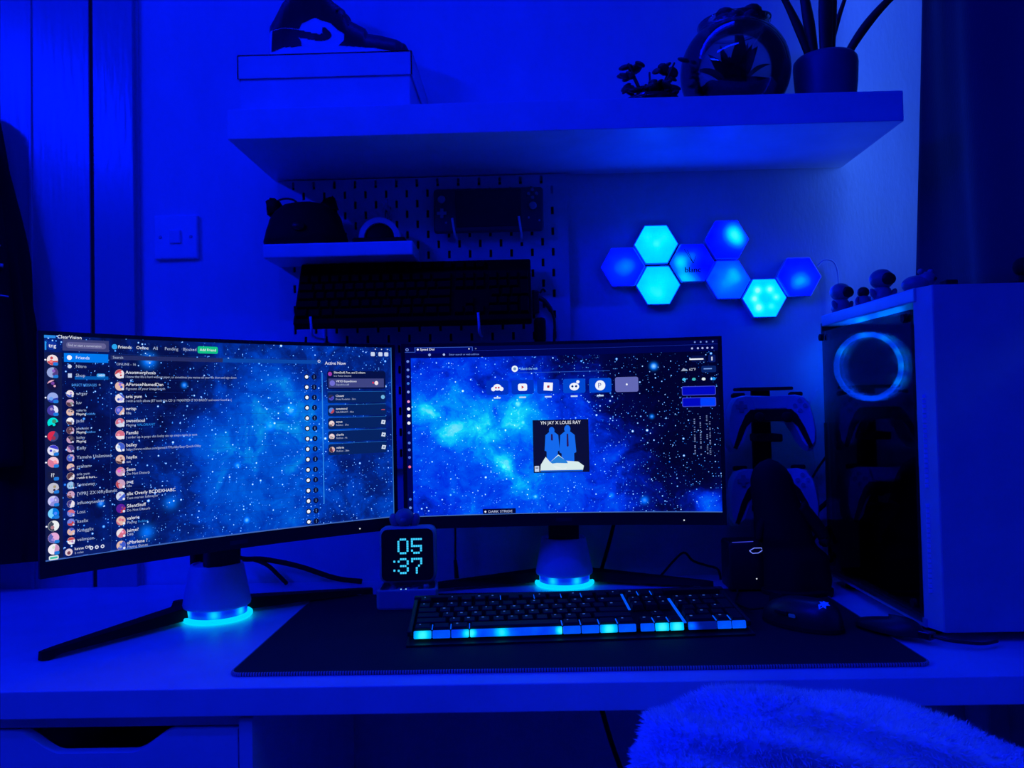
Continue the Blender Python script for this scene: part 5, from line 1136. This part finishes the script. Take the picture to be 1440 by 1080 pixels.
# cube device with a lit outline emblem
cd = thing('black_cube_device', 'black cube device with a bright outline emblem beside the dark figurine', 'device', (0.371, 1.442, T + 0.0045))
bb = B(); bb.box((0, 0, 0.0425), (0.062, 0.062, 0.083), bev=0.006, seg=3); bb.done('body', M_black, cd, 'auto')
E3 = [(0.004, 0.070), (0.012, 0.0745), (0.024, 0.0745), (0.027, 0.071), (0.019, 0.066), (0.009, 0.0655)]
bb = B()
for p, q in zip(E3, E3[1:] + E3[:1]): bb.tube([(p[0], -0.0316, p[1]), (q[0], -0.0316, q[1])], 0.0007, 6, 0)
bb.done('emblem', em(110, 130, 255, 1.0), cd)
B().tube([(-0.024, -0.026, 0.0838), (0.0, -0.027, 0.0845), (0.012, -0.027, 0.0850)], 0.0006, 6, 3).done('edge_light', em(60, 70, 230, 0.8), cd)
B().ball((0.015, -0.0312, 0.022), 0.0011, 8, 6).done('status_light', em(235, 240, 255), cd)

# ------------------------------------------------------------------ loose cables behind the desk things
def cable(label, pts, r_=0.0024, m_=None, plug=None):
    if plug:
        t_ = thing('cable', label, 'cable', (0, 0, 0)); B().tube(pts, r_).done('wire', m_ or M_matte, t_, True); B().cone(*plug).done('plug', M_black, t_, True); return
    tag(B().tube(pts, r_).done('cable', m_ or M_matte, smooth=True), label, 'cable')
cable('upper of two thick black cables leaving the back of the angled monitor', [(-0.535, 1.40, 0.86), (-0.545, 1.52, 0.800), (-0.505, 1.55, 0.790), (-0.44, 1.553, 0.775), (-0.37, 1.55, 0.752), (-0.32, 1.55, 0.745)], 0.005)
cable('lower of two thick black cables leaving the back of the angled monitor', [(-0.555, 1.42, 0.85), (-0.565, 1.53, 0.796), (-0.53, 1.545, 0.792), (-0.50, 1.548, 0.780), (-0.478, 1.548, 0.760), (-0.46, 1.54, 0.7455)], 0.004)
cable('thin black lead with a plug hanging between the clock and the monitor stand', [(-0.141, 1.50, 0.95), (-0.1405, 1.545, 0.86), (-0.1415, 1.55, 0.80), (-0.142, 1.55, 0.778)], 0.0018, None, ((-0.142, 1.55, 0.782), (-0.1395, 1.548, 0.748), 0.0032, 0.0045, 10))
cable('black cable hanging behind the browser monitor beside its stand column', [(0.170, 1.50, 0.93), (0.162, 1.545, 0.86), (0.150, 1.552, 0.81), (0.136, 1.553, 0.765), (0.13, 1.55, 0.7445)], 0.0036)
cable('thin black cable arched like a tent on the desk by the cube device', [(0.215, 1.52, 0.7425), (0.240, 1.54, 0.745), (0.268, 1.553, 0.770), (0.290, 1.555, 0.787), (0.306, 1.552, 0.772), (0.330, 1.545, 0.764), (0.347, 1.53, 0.760), (0.350, 1.52, 0.7425)], 0.0022)
cable('thick black cable slanting behind the case at controller height', [(0.500, 1.555, 0.80), (0.52, 1.556, 0.835), (0.545, 1.556, 0.862), (0.59, 1.556, 0.90)], 0.0045)
cable('thinner black cable below the slanting one behind the case', [(0.505, 1.545, 0.775), (0.53, 1.548, 0.808), (0.56, 1.55, 0.83), (0.60, 1.552, 0.85)], 0.0032)
cable('thin black lead rising beside the upper controller toward the case', [(0.530, 1.56, 0.91), (0.548, 1.56, 0.94), (0.575, 1.56, 0.975), (0.60, 1.56, 1.00)], 0.0022)
cable('thin pale lead hanging beside the upper controller', [(0.555, 1.57, 1.09), (0.540, 1.57, 1.06), (0.537, 1.57, 1.02), (0.545, 1.57, 0.97), (0.55, 1.57, 0.92)], 0.0012, M_white)
cable('pale cable curling on the desk at the rear foot of the case', [(0.50, 1.545, 0.79), (0.508, 1.535, 0.765), (0.520, 1.52, 0.748), (0.535, 1.515, 0.7425), (0.56, 1.535, 0.7425)], 0.0026, M_greyw)
cable('black cable dangling under the desk, nearer the drawer unit', [(0.085, 1.30, 0.70), (0.10, 1.33, 0.62), (0.125, 1.36, 0.52), (0.16, 1.40, 0.40), (0.18, 1.46, 0.25), (0.20, 1.5, 0.006)], 0.004)

cable('second black cable under the desk, nearer the fluffy chair', [(0.145, 1.30, 0.70), (0.165, 1.33, 0.63), (0.195, 1.36, 0.54), (0.23, 1.41, 0.42), (0.25, 1.46, 0.2), (0.26, 1.5, 0.006)], 0.0035)
# ------------------------------------------------------------------ curtain
cu = thing('curtain', 'dark hanging curtain with soft folds at the right edge above the case', 'curtain', (0, 0, 0))
def curt(u, v):
    y = 1.498 - 0.98 * u; z = 1.238 + (2.22 - 1.238) * v
    s = u * 30
    amp = 0.010 + 0.006 * (1 - v)
    x = 0.725 + 0.075 * min(1, u * 4.0) + 0.010 * (v) + amp * math.sin(s + 1.2 * math.sin(v * 1.3)) + 0.004 * math.sin(2.3 * s + v * 2)
    if u < 0.06: x += 0.05 * (v - 0.45) * (1 - u / 0.06) * 0.55
    return (x, y + 0.004 * math.sin(v * 5), z)
o = B().grid(curt, 220, 24).done('cloth', M_curtain, cu, True); md = o.modifiers.new('thickness', 'SOLIDIFY'); md.thickness = 0.004
B().cone((0.79, 1.52, 2.235), (0.79, 0.40, 2.235), 0.012, 0.012, 16).done('rail', M_white, cu, True)
for k in range(3):
    B().box((0.845, 0.5 + k * 0.47, 2.235), (0.11, 0.014, 0.014)).done('bracket', M_white, cu)

# ------------------------------------------------------------------ dark coat at the left edge
co = thing('hanging_coat', 'black garment hanging in front of the door at the left frame edge', 'coat', (-1.08, 1.518, 0.0))
def coatf(u, v):
    a = 2 * PI * u; z = 0.80 + 0.88 * v
    w_ = interp(z, [(0.80, 0.155), (0.98, 0.165), (1.225, 0.158), (1.36, 0.142), (1.483, 0.116), (1.634, 0.088), (1.66, 0.06), (1.68, 0.02)])
    k = 1 + 0.05 * math.sin(7 * a + z * 9) + 0.02 * math.sin(13 * a - z * 14)
    return (w_ * k * math.cos(a), 0.034 * k * math.sin(a) * min(1, w_ / 0.1), z)
B().grid(coatf, 64, 50, True).done('body', M_coat, co, True)
for s in (-1, 1):
    B().tube([(s * 0.055, -0.018, 1.615), (s * 0.080, -0.028, 1.50), (s * 0.098, -0.032, 1.34), (s * 0.112, -0.034, 1.15), (s * 0.118, -0.034, 0.98)], lambda u: 0.022 + 0.012 * u, 12).done('sleeve', M_coat, co, True)
B().tube([(0.0, 0, 1.66), (0, 0, 1.70), (0.004, 0.01, 1.72), (0.0, 0.025, 1.725), (0, 0.04, 1.725)], 0.003).done('hanger_hook', M_metal, co, True)
for z, xa, xb, r_ in ((1.405, 0.080, 0.118, 0.0045), (1.384, 0.100, 0.125, 0.0015), (1.347, 0.090, 0.130, 0.0035), (1.290, 0.105, 0.140, 0.0015)):
    B().tube([(xa - 0.004, -0.058, z), ((xa + xb) / 2, -0.061, z + 0.002), (xb, -0.050, z)], r_, 8).done('sleeve_stripe', M_greyw, co, True)

# ------------------------------------------------------------------ fluffy chair
ch = thing('desk_chair', 'desk chair with fluffy white plush cover in front of the desk', 'chair', (0, 0, 0))
TOPT = [(0.066, 0.70), (0.068, 0.785), (0.074, 0.815), (0.084, 0.838), (0.108, 0.849), (0.134, 0.855), (0.175, 0.8595), (0.231, 0.8535), (0.282, 0.8405), (0.352, 0.8140), (0.42, 0.775), (0.47, 0.72), (0.49, 0.66)]
def cush(u, v):
    # u along width, v over the top from the room side down-front to the desk side
    x = 0.067 + 0.42 * u; e = min(1, min(u, 1 - u) / 0.10); th = 0.050 * (1 - (1 - e) ** 2) ** 0.5 + 0.004
    zt = interp(x, TOPT); zb = 0.47; rise = 0.055
    a = v * 3 - 1
    if v < 0.35: k = v / 0.35; y, z = -th, zb + (zt - rise - zb) * k
    elif v > 0.65: k = (v - 0.65) / 0.35; y, z = th, zt - rise + (zb - zt + rise) * k
    else:
        t_ = (v - 0.35) / 0.30 * PI; y, z = -th * math.cos(t_), zt - rise + rise * math.sin(t_)
    n = Vector((0, y / 0.05, max(0, (z - zt + rise) / rise)))
    if n.length > 0: n.normalize()
    ridge = 0.0030 * math.sin((z * 1.0 + x * 0.30 + y * 0.5) * 190 + 1.6 * mnoise.noise(Vector((x * 9, y * 9, z * 9))))
    ridge += 0.003 * mnoise.noise(Vector((x * 30, y * 30, z * 30)))
    p = Vector((x, 0.60 + y, z)) + n * ridge
    return p
bb = B().grid(cush, 150, 120); cob = bb.done('backrest_cover', M_fur, ch, True)
rf = random.Random(5); V = []; F = []
me = cob.data
for k in range(60000):
    u, v = rf.random(), 0.18 + 0.64 * rf.random()
    if not (0.25 < v < 0.75) and rf.random() < 0.5: continue
    p = Vector(cush(u, v)); q = Vector(cush(min(1, u + 0.004), v)); w2 = Vector(cush(u, min(1, v + 0.004)))
    n = (q - p).cross(w2 - p)
    if n.length < 1e-12: continue
    n.normalize()
    if n.dot(p - Vector((0.26, 0.60, 0.62))) < 0: n = -n
    d = (n + Vector((rf.uniform(-.5, .5), rf.uniform(-.5, .5), rf.uniform(-.7, .2)))).normalized() * rf.uniform(0.003, 0.0075)
    s = d.orthogonal().normalized() * 0.0006; i = len(V); V += [p - s, p + s, p + d]; F.append((i, i + 1, i + 2))
fm = bpy.data.meshes.new('fur'); fm.from_pydata(V, [], F); fm.materials.append(M_fur); fo = bpy.data.objects.new('fur', fm); COL.objects.link(fo); fo.parent = ch; stuff(fo)
B().box((0.277, 0.80, 0.46), (0.46, 0.44, 0.09), bev=0.035, seg=4).done('seat', M_fur, ch, 'auto')
B().box((0.277, 0.665, 0.42), (0.10, 0.16, 0.02), bev=0.004).done('back_bracket', M_matte, ch)
B().cone((0.277, 0.80, 0.10), (0.277, 0.80, 0.42), 0.028, 0.022).done('gas_lift', M_black, ch, True)
for k in range(5):
    a = 2 * PI * k / 5 + 0.3; x, y = 0.277 + 0.27 * math.cos(a), 0.80 + 0.27 * math.sin(a)
    B().tube([(0.277, 0.80, 0.11), (0.277 + 0.13 * math.cos(a), 0.80 + 0.13 * math.sin(a), 0.095), (x, y, 0.07)], lambda u: 0.022 - 0.008 * u, 10).done('leg', M_black, ch, True)
    B().cone((x - 0.012 * math.sin(a), y + 0.012 * math.cos(a), 0.0275), (x + 0.012 * math.sin(a), y - 0.012 * math.cos(a), 0.0275), 0.027, 0.027, 18).done('castor', M_matte, ch, True)
